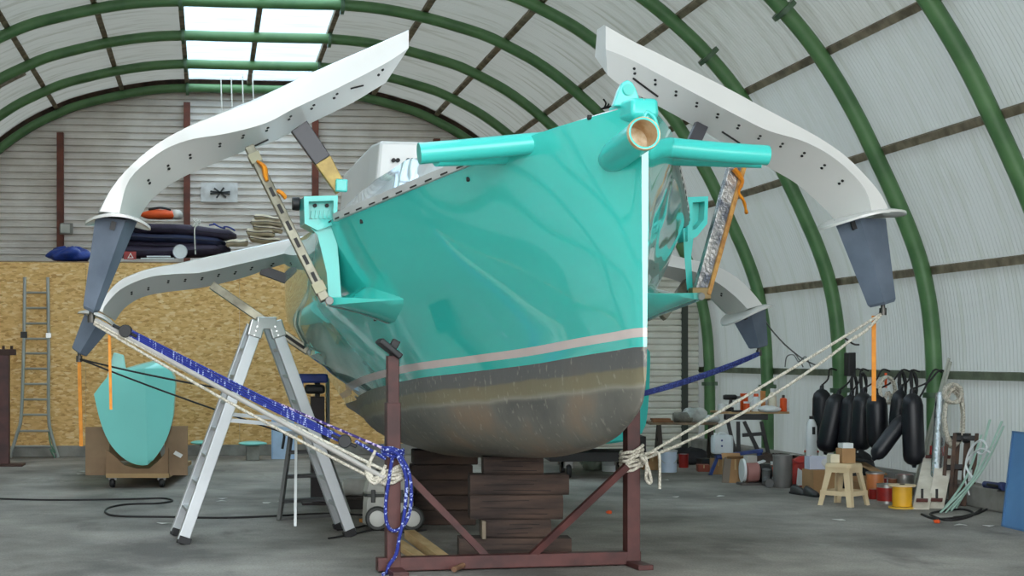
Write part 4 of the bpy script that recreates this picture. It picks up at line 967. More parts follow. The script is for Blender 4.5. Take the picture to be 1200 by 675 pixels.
# right side
kR = P(752, 536, dr_ - 0.08)
rope(between(tipR - UP * 0.04, kR, sag=0.01), 0.012, MWROPE, 'upper taut white rope from the near right arm tip to the cradle')
rope(between((tipR - UP * 0.04).lerp(kR, 0.12) - UP * 0.06, kR - UP * 0.02, sag=0.09), 0.012, MWROPE, 'lower slack white rope below the taut one at right')
rope(spline([(tipR - UP * 0.04), (tipR - UP * 0.04).lerp(kR, 0.07) - UP * 0.06, (tipR - UP * 0.04).lerp(kR, 0.13) - UP * 0.07], 5), 0.013, MWROPE, 'short white rope loop just below the right arm tip')
rope(spline([P(990, 396, depth(tipR) - 0.1), P(1000, 403, depth(tipR) - 0.1), P(1007, 404, depth(tipR) - 0.1)], 5), 0.008, MBLINE, 'short dark rope end sticking out of the right white ropes')
wraps(V((rf.x, rf.y, EYE - (551 - CY) / FPX * dr_)), 0.085, 6, 0.028, 0.013, MWROPE, 'white rope wound round the right cradle post', 0.03)
rope(spline([P(x, y, dr_ - 0.12) for x, y in [(750, 534), (758, 545), (763, 562), (761, 566), (757, 560), (758, 545), (756, 535)]], 6), 0.013, MWROPE, 'white rope loop hanging below the knot on the right cradle post')
rope(spline([P(x, y, dr_ - 0.1) for x, y in [(756, 532), (770, 530), (773, 540), (773, 573)]], 6), 0.012, MWROPE, 'white rope end hanging straight down right of the cradle')
rope(between(tipRR - UP * 0.03, P(752, 461, dr_ + 0.35), sag=0.02), 0.018, MBROPE2, 'dark blue rope from the rear right arm tip to the hull bottom')
rope(between(tipRR - UP * 0.05, P(752, 463, dr_ + 0.35), sag=0.03), 0.014, MBROPE2, 'thinner dark blue rope below the first at the rear right arm')
# dark lines from the rear left tip
rope(between(tipRL - UP * 0.03, P(336, 508, 13.9), sag=0.02), 0.009, MBLINE, 'lower thin dark line from the rear left arm tip', 'thin_line')
rope(between(tipRL - UP * 0.03, P(300, 462, dl + 0.8), sag=0.02), 0.009, MBLINE, 'upper thin dark line from the rear left arm tip', 'thin_line')
rope(spline([P(895, 372, 16.5), P(903, 385, 16.9), P(920, 404, 17.4), P(940, 420, 17.8), P(956, 428, 18.2)], 6), 0.009, pm('grey_cable', (110, 110, 108), 0.6), 'thin grey cable dangling near the rear right arm', 'thin_cable')
# straps
def strap(a, b, wd, label):
    o = MB().bar(a, b, wd, 0.006, FW).build('lashing_strap', MSTRAP, loc=b); tag(o, label, 'strap')
a = tipRL - UP * 0.03; strap(a, V((a.x + 0.02, a.y, EYE - 103 / FPX * depth(a))), 0.036, 'orange strap hanging from the rear left arm tip')
a = P(128, 382, depth(tipL)); strap(a, P(130, 480, depth(tipL)), 0.022, 'narrow tan strap hanging from the near left arm tip')
a = P(1024, 370, depth(tipR)); strap(a, P(1024, 470, depth(tipR)), 0.036, 'orange strap hanging from the near right arm tip')

# ================================================================== SMALLER THINGS
MWP = pm('white_plastic', (226, 230, 230), 0.4, var=0.05)
MORG = pm('orange_paint', (232, 88, 32), 0.45, var=0.1)
MREDP = pm('red_plastic', (176, 40, 32), 0.45, col2=(140, 28, 26))
MCBX = pm('cardboard', (176, 138, 96), 0.85, col2=(156, 120, 82), scale=3)
MTIN = pm('tinplate', (186, 186, 182), 0.3, 0.8, var=0.15)
MNAVY = pm('navy_vinyl', (22, 24, 32), 0.42, col2=(16, 17, 24), scale=2)
MCREAM = pm('cream_plastic', (222, 204, 168), 0.5, col2=(206, 184, 146), scale=3)

def zrot(a): return Matrix.Rotation(a, 3, 'Z')
def pail(px, py, wpx, hpx, label, body=MWP, lid=None, cat='bucket', taper=0.86, handle=True, base=None, group=None, band=None):
    b = base if base is not None else G(px, py); s = mpp(b); r = wpx * s / 2; h = hpx * s; b = b + FW * r if base is None else b
    t = thing('bucket', label, cat, b, group)
    w_ = MB().lathe([(r * taper, 0), (r * (taper + 1) / 2, h * 0.5), (r, h * 0.9), (r * 1.05, h * 0.9), (r * 1.05, h * 0.97), (r * 0.97, h * 0.97)] + ([] if lid else [(r * 0.95, h * 0.9), (r * taper * 0.9, h * 0.1)]), b, 22).build('body', body, t, smooth=35)
    if lid: MB().lathe([(r * 1.06, h * 0.93), (r * 1.07, h * 1.0), (r * 0.98, h * 1.0), (r * 0.9, h * 0.985), (0, h * 0.985)], b, 22).build('lid', lid, t, smooth=35)
    if band: MB().lathe([(r * (taper + 1) / 2 * 0.985, h * 0.3), (r * 1.01 * (taper + (1 - taper) * 0.75), h * 0.72)], b, 22, cap=False).build('label_band', band, t, smooth=60)
    if handle: MB().tube([b + RT * (r * 1.06 * math.cos(a)) - FW * (r * 1.02) * abs(math.sin(a)) * 0.9 + UP * (h * 0.82 - h * 0.45 * math.sin(a)) for a in [math.pi * k / 12 for k in range(13)]], 0.006, 6).build('wire_handle', MTIN, t)
    return t
def can(px, py, wpx, hpx, label, body=MTIN, band=None, lid=MTIN, cat='tin', base=None, group=None, top='flat', name='paint_can'):
    b = base if base is not None else G(px, py); s = mpp(b); r = wpx * s / 2; h = hpx * s
    t = thing(name, label, cat, b, group)
    MB().lathe([(r * 0.97, 0), (r, h * 0.02), (r, h * 0.94), (r * 1.03, h * 0.95), (r * 1.03, h)] + ([(r * 0.9, h), (r * 0.88, h * 0.97), (0.001, h * 0.97)] if top == 'flat' else [(r * 0.9, h * 1.02), (r * 0.3, h * 1.1)]), b, 20).build('body', body, t, smooth=35)
    if band: MB().lathe([(r * 1.012, h * 0.15), (r * 1.012, h * 0.82)], b, 20, cap=False).build('label_band', band, t, smooth=60)
    if top != 'flat': MB().lathe([(r * 0.42, h * 1.05), (r * 0.42, h * 1.28), (r * 0.3, h * 1.3), (0.001, h * 1.3)], b, 14).build('cap', lid, t, smooth=35)
    else: MB().lathe([(r * 0.86, h * 0.975), (r * 0.84, h * 0.995), (0.001, h * 0.995)], b, 18).build('lid', lid, t, smooth=35)
    return t
def bottle(px, py, wpx, hpx, label, body, capm, base=None, group=None, cat='bottle'):
    b = base if base is not None else G(px, py); s = mpp(b); r = wpx * s / 2; h = hpx * s
    t = thing('bottle', label, cat, b, group)
    MB().lathe([(r * 0.95, 0), (r, h * 0.03), (r, h * 0.62), (r * 0.75, h * 0.75), (r * 0.42, h * 0.82), (r * 0.42, h * 0.86)], b, 18).build('body', body, t, smooth=35)
    MB().lathe([(r * 0.5, h * 0.84), (r * 0.5, h * 0.98), (r * 0.4, h), (0.001, h)], b, 14).build('cap', capm, t, smooth=35)
    return t
def carton(px, py, wpx, hpx, label, dep=0.25, rz=0.0, m=None, flaps=True, base=None, group=None, name='cardboard_box', cat='box', tape=True):
    m = m or MCBX
    b = base if base is not None else G(px, py); s = mpp(b); W_ = wpx * s; h = hpx * s; b = b + (FW * (dep / 2) if base is None else V((0, 0, 0)))
    t = thing(name, label, cat, b, group); q = zrot(rz - TH)
    ex, ey = q @ V((1, 0, 0)), q @ V((0, 1, 0))
    m_ = MB(); th = 0.006
    o = b - ex * W_ / 2 - ey * dep / 2
    m_.obox(o, ex * W_, ey * dep, UP * (h if not flaps else h)); m_.build('body', m, t, bevel=0.004)
    if flaps:
        MB().obox(o + UP * h, ex * W_ * 0.995, (-ey * 0.75 + UP * 0.5) * dep * 0.35, UP * th).build('flap', m, t)
        MB().obox(o + UP * h + ey * dep, ex * W_ * 0.995, (ey * 0.5 + UP * 0.8) * dep * 0.35, -ey * th).build('flap', m, t)
    if tape: MB().obox(o + ex * (W_ * 0.44) - ey * 0.002 + UP * h * 0.55, ex * W_ * 0.1, -ey * 0.001, UP * h * 0.45).build('tape_strip', pm('parcel_tape', (196, 168, 120), 0.3), t)
    return t

# ---- left: teal topped pads on blocks, light-blue panel, foam roll
for x0, x1, yt, yb, lab in ((223, 262, 516, 539, 'left'), (279, 313, 517, 539, 'right')):
    b = G((x0 + x1) / 2, yb); s = mpp(b)
    t = thing('padded_stand', lab + ' of two low grey stands topped by pale turquoise pads by the wall', 'stand', b)
    MB().box(b, ((x1 - x0) * s * 0.45, 0.25, (yb - yt) * s - 0.07)).build('block', MCONC, t, bevel=0.01)
    MB().blob(b + UP * ((yb - yt) * s - 0.035), ((x1 - x0) * s / 2, 0.2, 0.04), 3, 10, 0.03).build('pad', MFLOAT, t, smooth=60)
b = G(332, 538); s = mpp(b)
t = thing('foam_sheet', 'pale blue foam panel standing on the floor behind the stool', 'foam sheet', b)
MB().obox(b + RT * (-14 * s), RT * (27 * s), FW * 0.05, UP * (48 * s)).build('sheet', pm('pale_blue_foam', (168, 196, 226), 0.7, col2=(150, 180, 214)), t, bevel=0.005)
MB().obox(b + RT * (-12 * s) - FW * 0.006, RT * (23 * s), FW * 0.006, UP * (43 * s)).build('facing', pm('pale_facing', (182, 206, 232), 0.6), t)
b = G(424, 597); s = mpp(b)
t = thing('wooden_chest', 'low dark chest under the rolled white foam beside the vacuum cleaner', 'chest', b)
MB().box(b + FW * 0.2, (0.42, 0.36, 0.10)).build('body', pm('dark_chest', (52, 46, 42), 0.7), t, bevel=0.006)
MB().box(b + FW * 0.2 + UP * 0.1, (0.44, 0.38, 0.025)).build('lid', pm('dark_chest_lid', (62, 54, 48), 0.7), t, bevel=0.004)
fr_ = b + FW * 0.2 + UP * 0.215
o = MB().lathe([(0.01, -0.21), (0.07, -0.21), (0.09, -0.19), (0.09, 0.19), (0.07, 0.21), (0.01, 0.21)], fr_, 18, RT).build('foam_roll', pm('white_foam', (214, 212, 206), 0.8, col2=(190, 188, 180)), loc=fr_ - UP * 0.09, smooth=40); tag(o, 'rolled white foam lying on the low dark chest', 'foam roll')

# ---- vacuum cleaner
vb = G(455, 622); s = mpp(vb); vb = vb + FW * 0.2
t = thing('vacuum_cleaner', 'grey workshop vacuum cleaner behind the left cradle post', 'vacuum cleaner', vb)
MVG = pm('vacuum_grey', (168, 168, 158), 0.45, col2=(148, 148, 140)); MVD = pm('vacuum_dark', (54, 56, 54), 0.5)
def rbox(c, sx, sy, sz, top=1.0): 
    return MB().loft([[c + RT * (sx * kx * k) + FW * (sy * ky * k) + UP * z for kx, ky in ((-.5, -.4), (-.42, -.5), (.42, -.5), (.5, -.4), (.5, .4), (.42, .5), (-.42, .5), (-.5, .4))] for z, k in ((0, 0.94), (0.02, 1), (sz * 0.7, (1 + top) / 2), (sz - 0.02, top), (sz, top * 0.95))], True, True)
rbox(vb + UP * 0.05, 0.48, 0.38, 0.26, 0.96).build('tank', MVG, t, smooth=30)
rbox(vb + UP * 0.31, 0.47, 0.37, 0.03).build('seal_band', MVD, t, smooth=30)
rbox(vb + UP * 0.34, 0.47, 0.37, 0.15, 0.8).build('motor_head', MVG, t, smooth=30)
for sx in (-0.16, 0.1): MB().obox(vb + RT * sx - FW * 0.2 + UP * 0.26, RT * 0.04, FW * 0.02, UP * 0.12).build('latch', MVD, t, bevel=0.005)
MB().obox(vb + RT * -0.03 - FW * 0.185 + UP * 0.38, RT * 0.14, FW * 0.01, UP * 0.06).build('control_plate', pm('panel_green_grey', (96, 104, 98), 0.5), t)
MB().tube(spline([vb + RT * -0.12 + UP * 0.48, vb + RT * -0.1 + UP * 0.55, vb + RT * 0.1 + UP * 0.55, vb + RT * 0.12 + UP * 0.48], 5), 0.014, 8).build('handle', MVD, t, smooth=50)
for sx in (-0.1, 0.22):
    wv = MB().lathe([(0.02, -0.025), (0.1, -0.025), (0.115, -0.01), (0.115, 0.012), (0.1, 0.02)], vb + RT * sx - FW * 0.21 + UP * 0.115, 22, FW).build('wheel', MVD, t, smooth=40)
    MB().lathe([(0.001, -0.032), (0.065, -0.032), (0.075, -0.026)], vb + RT * sx - FW * 0.21 + UP * 0.115, 20, FW).build('hub', pm('hub_white', (206, 206, 200), 0.4), wv, smooth=40)
for sx in (-0.18, 0.18): MB().lathe([(0.01, -0.02), (0.03, -0.02), (0.03, 0.02), (0.01, 0.02)], vb + RT * sx + FW * 0.14 + UP * 0.031, 12, RT).build('castor', MBLACK, t)
# offcut, cables on the floor
p = G(430, 612); o = MB().box(p, (0.13, 0.09, 0.035), 0.3).build('wood_offcut', pm('orange_wood', (206, 136, 60), 0.7), loc=p, bevel=0.004); tag(o, 'small orange-brown wood offcut beside the stepladder foot', 'wood offcut')
def cable(px, r, label, m=MBLINE): 
    pts = spline([G(x, y) + UP * r for x, y in px], 6); o = MB().tube(pts, r, 6).build('floor_cable', m, loc=pts[0], smooth=60); tag(o, label, 'cable')
cable([(-20, 585), (60, 587), (150, 586), (190, 585), (202, 588), (185, 591), (150, 592), (128, 596), (124, 602), (140, 606), (200, 607), (260, 608), (320, 606), (380, 603), (430, 605)], 0.011, 'long black cable looping across the floor at left')
cable([(385, 632), (410, 628), (440, 622), (470, 625), (500, 622)], 0.009, 'short black cable on the floor by the vacuum cleaner')
cable([(395, 622), (420, 619), (440, 612), (450, 606)], 0.009, 'thin dark cable curling beside the stepladder foot')
cable([(480, 606), (500, 610), (520, 606), (545, 600)], 0.009, 'dark cable lying in front of the shadowed sleeper pile')
# scraps of paper
SCR = ['behind, left of the trolley board', 'in front, left of the trolley board', 'behind, inside the stepladder', 'in front, inside the stepladder', 'left of the small step stool', 'touching the small step stool', 'beside the left stepladder foot', 'right of the hanging rope end', 'in front of the pump', 'in front of the plastic stool', 'in front of the pale green battens', 'left of the blue board', 'before the bluish white pail']
MPAP = pm('paper_scrap', (206, 204, 198), 0.8)
for i, (x, y) in enumerate([(96, 553), (94, 556), (258, 585), (258, 588), (312, 590), (332, 588), (193, 614), (790, 583), (845, 582), (984, 610), (1128, 616), (1160, 617), (780, 563)]):
    p = G(x, y); rz = i * 1.3; n = 5; poly = [p + V((math.cos(k * 1.256 + rz) * 0.06 * (1 + 0.4 * math.sin(k * 2 + i)), math.sin(k * 1.256 + rz) * 0.05, 0.004 + 0.008 * (k % 2))) for k in range(n)]
    o = MB().prism(poly, UP * 0.002).build('paper_scrap', MPAP, loc=p); tag(o, 'small torn white scrap on the floor ' + SCR[i], 'paper scrap', 'scraps on the floor')
for i, (x, y) in enumerate([(714, 602), (1098, 613)]):
    p = G(x, y); o = MB().blob(p + UP * 0.015, (0.03, 0.025, 0.02), i, 8, 0.2).build('orange_peel', MORG, loc=p, smooth=60); tag(o, ['small orange crumb on the floor in front of the cradle', 'small orange crumb on the floor near the reels'][i], 'crumb')

# ---- storage deck goods
def deckp(x, y, Y): return AY(x, y, Y)
def bolster(x0, x1, y0, y1, Y, label, m, bend=0.0, name='sail_bag', dep=0.3, seed=0, cat='sail bag'):
    a, b = AY(x0, (y0 + y1) / 2, Y), AY(x1, (y0 + y1) / 2 + bend, Y); r = (y1 - y0) / 2 * mpp(a)
    t = thing(name, label, cat, (a + b) / 2 - UP * r); n = 16; rings = []; rnd = random.Random(seed)
    for k in range(n + 1):
        u = k / n; e = min(1, (math.sin(math.pi * min(max(u, 0.0), 1.0)) * 5 + 0.35)) ; c = a.lerp(b, u) + UP * (min(0.02, 0.12 * r) * math.sin(u * 7 + seed)); ring = []
        for j in range(14):
            q = 2 * math.pi * j / 14; ring.append(c + FW * (math.cos(q) * dep * e * (1 + 0.04 * math.sin(3 * q + 6 * u + seed))) + UP * (math.copysign(abs(math.sin(q)) ** 0.7, math.sin(q)) * r * e * (1 + 0.07 * math.sin(11 * u + 2 * q + seed))))
        rings.append(ring)
    MB().loft(rings, True, True).build('cover', m, t, smooth=60)
    # seam piping along the front
    MB().tube([r_[7] - FW * 0.006 for r_ in rings], 0.006, 6).build('seam', pm('seam_dark', (34, 28, 40), 0.7), t)
    return t
MPUR = pm('purple_canvas', (52, 42, 62), 0.75, col2=(40, 32, 50), scale=4, bump=0.2); MNV2 = pm('navy_canvas', (30, 38, 70), 0.75, col2=(24, 28, 54), scale=4, bump=0.2)
bolster(118, 262, 289, 303.5, 24.5, 'long dark purple sail bag at the bottom of the stack on the storage deck', MPUR, -2, seed=1)
bolster(120, 270, 279, 291, 24.6, 'second purple sail bag from the bottom on the storage deck', MPUR, 8, seed=2)
bolster(140, 264, 271, 283, 24.55, 'navy blue sail bag in the middle of the stack', MNV2, 8, seed=3)
bolster(140, 277, 259, 273, 24.6, 'topmost dark purple sail bag with white cords tied round it', MPUR, 10, seed=4)
ob = AY(192, 252, 24.6)
t = thing('kit_bag', 'bright orange and white kit bag on top of the sail bags', 'bag', ob - UP * 0.08)
MB().blob(ob + V((-0.06, 0, 0)), (0.30, 0.2, 0.09), 5, 12, 0.08).build('orange_body', pm('orange_fabric', (236, 92, 36), 0.6, bump=0.3), t, smooth=60)
MB().blob(ob + V((0.22, -0.02, 0.0)), (0.1, 0.17, 0.09), 6, 10, 0.08).build('white_end', pm('white_fabric', (222, 218, 210), 0.7), t, smooth=60)
MB().tube(spline([ob + V((-0.25, -0.1, 0.08)), ob + V((-0.05, -0.12, 0.11)), ob + V((0.12, -0.1, 0.08))], 5), 0.02, 8).build('dark_flap', MBLACK, t, smooth=60)
wp_ = AY(230, 261, 24.25)
pts = spline([wp_ + V((0.0 + 0.07 * math.sin(k * 2.3), 0.02 * math.sin(k), 0.06 * math.cos(k * 1.9))) for k in range(12)] + [AY(228, 270, 24.2), AY(229, 298, 24.2)], 5)
o = MB().tube(pts, 0.012, 6).build('cord_tangle', MCORD, loc=pts[-1], smooth=60); tag(o, 'tangle of white cord hanging down over the stacked sail bags', 'cord')
pts = spline([AY(245 + 4 * k + 3 * math.sin(k * 2.1), 262 + k + 2 * math.cos(k * 1.7), 24.3) for k in range(8)], 5)
o = MB().tube(pts, 0.014, 6).build('cord_tangle', MBROPE2, loc=pts[0], smooth=60); tag(o, 'dark blue cord lying on the topmost sail bag', 'cord')
cl_ = [(292, 330, 276, 283.5), (289, 322, 268, 277), (297, 331, 263, 270), (294, 332, 257, 264.5), (298, 330, 251, 258)]
for i, (x0, x1, y0, y1) in enumerate(cl_):
    b_ = bolster(x0, x1, y0, y1, 24.7, ['lowest', 'second lowest', 'middle', 'second highest', 'topmost'][i] + ' cream foam cushion of the pile on the storage deck', pm('cream_foam', (214, 202, 178), 0.85, col2=(190, 176, 150)), 4 - 2 * (i % 2), name='cushion', dep=0.25, seed=20 + i, cat='cushion')
bolster(265, 291, 282, 290, 24.4, 'small cream pad lying alone beside the sail bags', MATS['cream_foam'], -2, name='cushion', dep=0.2, seed=31, cat='cushion')
tp_ = AY(82, 304, 24.4); o = MB().blob(AY(82, 299, 24.4), (0.36, 0.25, 0.13), 11, 16, 0.16).build('tarpaulin', pm('blue_tarp', (28, 62, 150), 0.45, col2=(18, 42, 112), scale=6, bump=0.5), loc=tp_, smooth=60); tag(o, 'crumpled bright blue tarpaulin on the storage deck edge', 'tarpaulin')
dc = AY(211, 295, 24.15); t = thing('plastic_basin', 'round translucent white basin standing on edge before the sail bags', 'basin', dc - UP * 0.11)
MB().lathe([(0.001, 0.08), (0.07, 0.08), (0.09, 0.03), (0.105, 0.0), (0.118, 0.0), (0.118, 0.01)], dc, 22, FW).build('bowl', MWP, t, smooth=40)
MB().lathe([(0.112, -0.006), (0.122, -0.004), (0.122, 0.008), (0.112, 0.008), (0.112, -0.006)], dc, 22, FW, cap=False).build('rim', pm('rim_grey', (180, 184, 186), 0.4), t, smooth=40)
sp_ = AY(153, 304, 24.12); t = thing('warning_sign', 'small red and white triangle sign lying on the deck edge', 'sign', sp_)
MB().obox(sp_ + V((-0.11, 0, 0)), (0.2, 0, 0), (0, 0.01, 0), (0, 0, 0.13)).build('board', MREDP, t)
MB().prism([sp_ + V((-0.05, -0.004, 0.02)), sp_ + V((0.05, -0.004, 0.02)), sp_ + V((0.0, -0.004, 0.11))], (0, 0.003, 0)).build('triangle', pm('sign_white', (232, 226, 218), 0.5), t)
MB().prism([sp_ + V((-0.028, -0.006, 0.032)), sp_ + V((0.028, -0.006, 0.032)), sp_ + V((0.0, -0.006, 0.088))], (0, 0.002, 0)).build('triangle_core', MREDP, t)
for i, (x0, x1, y) in enumerate([(165, 204, 303.2), (172, 200, 300.8)]):
    a, b = AY(x0, y, 24.14), AY(x1, y, 24.14); o = MB().bar(a, b, 0.14, 0.02).build('white_batten', MWP, loc=a, bevel=0.004); tag(o, ['lower white flat batten on the storage deck edge', 'upper white flat batten on the storage deck edge'][i], 'batten')

# ---- right: bench, tables and their load
def on_depth(x, y, d): return P(x, y, d)
DB = 20.4; sB = DB / FPX; zb = EYE - (485 - CY) * sB
fb_ = P(884, 550, DB); fb_.z = 0
t = thing('folding_workbench', 'black folding workbench with a tan board top against the wall', 'workbench', fb_)
MB().obox(P(843, 485, DB - 0.1), RT * (82 * sB), FW * 0.55, UP * 0.03).build('board_top', pm('bench_ply', (186, 156, 112), 0.7, col2=(150, 120, 82)), t, bevel=0.004)
MBK = pm('bench_black', (38, 38, 38), 0.5)
for dy in (0.02, 0.36): MB().obox(P(850, 492, DB - 0.1 + dy), RT * (50 * sB), FW * 0.1, UP * (6.5 * sB)).build('rail', MBK, t, bevel=0.006)
for dy in (0.02, 0.4):
    for xa, xb in ((853, 866), (865, 866), (872, 900), (892, 905)):
        a = P(xa, 494, DB - 0.1 + dy); b_ = P(xb, 540, DB - 0.1 + dy); b_.z = 0.0
        MB().bar(a, b_, 0.045, 0.045, FW).build('leg', MBK, t)
    MB().bar(P(870, 510, DB - 0.1 + dy), P(897, 508, DB - 0.1 + dy), 0.04, 0.05).build('cross_bar', MBK, t)
def on_bench(x, off=0.12): q = P(x, 485, DB - 0.1 + off); q.z = zb + 0.031; return q
# cordless drill
q = on_bench(855, 0.2)
t = thing('cordless_drill', 'black cordless drill standing on its battery on the workbench', 'drill', q)
MB().box(q, (0.10, 0.08, 0.06)).build('battery', MBLACK, t, bevel=0.008); MB().bar(q + UP * 0.05, q + UP * 0.17 + RT * 0.02, 0.04, 0.05, FW).build('grip', MBLACK, t, bevel=0.008)
MB().lathe([(0.03, -0.09), (0.038, -0.06), (0.038, 0.08), (0.025, 0.1)], q + UP * 0.2, 14, RT).build('motor_body', MBLACK, t, smooth=40); MB().lathe([(0.02, 0.1), (0.02, 0.15), (0.006, 0.16), (0.006, 0.21)], q + UP * 0.2, 12, RT).build('chuck', pm('zinc', (120, 120, 118)), t, smooth=40)
pail(0, 0, 9, 9, 'small white tub on the left end of the workbench', base=on_bench(846), handle=False, lid=MWP)
can(0, 0, 9, 21, 'tall orange can in the middle of the workbench', MORG, base=on_bench(872, 0.25), lid=MWP, cat='can')
can(0, 0, 7, 12, 'short white and orange can at the front of the workbench', MWP, MORG, base=on_bench(875, 0.06), lid=MWP, cat='can')
bottle(0, 0, 11, 21, 'white bottle with a dark label on the workbench', MWP, MORG, base=on_bench(886, 0.12))
can(0, 0, 6, 24, 'slim tan tube standing on the workbench', pm('tan_tube', (206, 140, 80), 0.6), base=on_bench(894, 0.2), cat='tube', lid=pm('tan_tube_end', (190, 128, 72), 0.6))
can(0, 0, 8, 16, 'red-orange can near the right end of the workbench', MORG, MWP, base=on_bench(899, 0.3), cat='can', lid=MWP)
bottle(0, 0, 10, 27, 'tall white bottle with a white cap on the workbench', pm('cream_bottle', (226, 218, 196), 0.5), MWP, base=on_bench(905, 0.15))
can(0, 0, 8, 15, 'bright orange can at the far right end of the workbench', MORG, base=on_bench(918, 0.12), cat='can', lid=pm('dark_cap', (60, 60, 60), 0.5), top='cone')
can(0, 0, 4, 14, 'narrow white can beside the rightmost orange can', MWP, base=on_bench(922.5, 0.2), cat='can', lid=MWP)
q = on_bench(901, 0.02); o = MB().blob(q + UP * 0.035, (0.16, 0.09, 0.05), 21, 12, 0.12).build('cleaning_rag', MWP, loc=q, smooth=60); tag(o, 'crumpled white rag at the front of the workbench', 'rag')
q = on_bench(864, 0.0); o = MB().box(q, (0.16, 0.05, 0.025)).build('sanding_block', MBLACK, loc=q, bevel=0.006); tag(o, 'flat black sanding block at the front edge of the workbench', 'sanding block')

# plank table left of the bench
DT = 21.5; sT = DT / FPX
tb = P(806, 545, DT); tb.z = 0
t = thing('trestle_table', 'rough trestle table of grey planks before the roller shutter', 'table', tb)
for k, (x0, x1, y) in enumerate([(762, 842, 498), (764, 838, 495), (762, 842, 492)]):
    MB().obox(P(x0, 498, DT) + FW * (0.2 * k), RT * ((x1 - x0) * sT), FW * 0.19, UP * 0.035).build('plank', pm('grey_planks', (150, 130, 104), 0.8, col2=(110, 94, 76), scale=6), t, bevel=0.004)
for x in (772, 833):
    for dy in (0.05, 0.5):
        a = P(x, 498, DT + dy); b_ = P(x + (4 if dy < 0.2 else -4), 530, DT + dy); b_.z = 0; MB().bar(a, b_, 0.06, 0.06, FW).build('leg', pm('leg_dark', (70, 62, 54), 0.7), t)
    MB().bar(P(x, 515, DT + 0.05), P(x, 515, DT + 0.5), 0.04, 0.05).build('stretcher', 'leg_dark', t)
ztab = EYE - (498 - CY) * sT + 0.036
def on_tab(x, off): q = P(x, 498, DT + off); q.z = ztab; return q
for i, (x0, x1, off, hz, lab) in enumerate([(763, 785, 0.1, 0.03, 'upper'), (764, 788, 0.06, 0.0, 'lower')]):
    a, b_ = on_tab(x0, off), on_tab(x1, off); o = MB().bar(a + UP * (0.016 + hz), b_ + UP * (0.016 + hz), 0.16, 0.028).build('short_board', pm('brown_short_board', (140, 98, 66), 0.8, col2=(108, 74, 50)), loc=a, bevel=0.003); tag(o, lab + ' of two short brown boards on the left of the trestle table', 'board')
q = on_tab(800, 0.12); o = MB().lathe([(0.01, -0.14), (0.065, -0.14), (0.075, -0.12), (0.075, 0.12), (0.065, 0.14), (0.01, 0.14)], q + UP * 0.075, 16, RT).build('rolled_towel', pm('grey_towel', (128, 128, 118), 0.9, col2=(96, 96, 88), scale=9, bump=0.5), loc=q, smooth=40); tag(o, 'rolled grey towel on the trestle table', 'towel')
q = on_tab(813, 0.2); o = MB().blob(q + UP * 0.09, (0.2, 0.15, 0.12), 8, 14, 0.14).build('dust_sheet', pm('pale_cloth', (204, 206, 200), 0.85, col2=(160, 164, 160), bump=0.4), loc=q, smooth=60); tag(o, 'heap of pale crumpled cloth on the trestle table', 'cloth')
q = on_tab(833, 0.15); o = MB().blob(q + UP * 0.045, (0.14, 0.12, 0.06), 9, 12, 0.15).build('cleaning_rag', MWP, loc=q, smooth=60); tag(o, 'crumpled white rag on the right end of the trestle table', 'rag')

# floor row from the boat to the right
pail(718, 553, 23, 23, 'white lidded bucket beside the clear bag, seen past the right cradle post', lid=MWP, handle=False, taper=0.92, band=pm('faint_label', (206, 210, 212), 0.5))
pail(785, 554, 21, 26, 'bluish white lidded pail right of the hanging rope end', body=pm('blue_white_plastic', (196, 212, 232), 0.4), lid=pm('pail_lid', (186, 192, 196), 0.4), taper=0.97)
carton(764, 551, 18, 19, 'small plain cardboard box between the two white pails', 0.22, 0.1, flaps=False)
carton(692, 541, 26, 10, 'yellowish box behind the clear plastic bag', 0.3, 0, m=pm('yellow_box', (206, 170, 92), 0.8), flaps=False, base=G(692, 541))
p = G(697, 551) ; o = MB().blob(p + UP * 0.11, (0.2, 0.15, 0.14), 14, 14, 0.15).build('plastic_bag', pm('cloudy_plastic', (160, 166, 152), 0.3, col2=(120, 128, 112), scale=5, bump=0.5), loc=p, smooth=60); tag(o, 'cloudy greenish plastic bag of scraps left of the bucket', 'bag')
can(801, 551, 11, 16, 'dark red tin right of the bluish white pail', MREDP, base=G(801, 548), lid=MWP, top='flat')
# blue sawhorse with jerrycan
DS = 20.0; sS = DS / FPX; hb_ = P(865, 556, DS); hb_.z = 0; zs = EYE - (534 - CY) * sS
t = thing('sawhorse', 'blue metal sawhorse carrying the white jerrycan', 'sawhorse', hb_)
MBL2 = pm('blue_steel', (46, 72, 138), 0.45, col2=(34, 54, 108))
MB().bar(P(838, 535, DS), P(893, 528, DS), 0.12, 0.045).build('beam', MBL2, t, bevel=0.006)
for xa, xb, dy in ((841, 832, 0.12), (845, 838, 0.45), (888, 895, 0.12), (890, 898, 0.45)):
    a = P(xa, 535 if xa < 860 else 529, DS); b_ = P(xb, 555, DS + dy - 0.25); b_.z = 0; MB().bar(a, b_, 0.04, 0.05, FW).build('leg', MBL2, t)
q = P(846, 533, DS); q.z = zs + 0.03
t = thing('jerrycan', 'white plastic jerrycan standing on the blue sawhorse', 'jerrycan', q)
W_ = 24 * sS; Hh = 23 * sS
MB().loft([[q + RT * (W_ * kx * k) + FW * (0.16 * ky * k) + UP * z for kx, ky in ((-.5, -.35), (-.4, -.5), (.4, -.5), (.5, -.35), (.5, .35), (.4, .5), (-.4, .5), (-.5, .35))] for z, k in ((0, .92), (0.015, 1), (Hh * .8, 1), (Hh * .92, .93), (Hh * .97, .5))], True, True).build('body', pm('jerry_white', (214, 222, 226), 0.4), t, smooth=30)
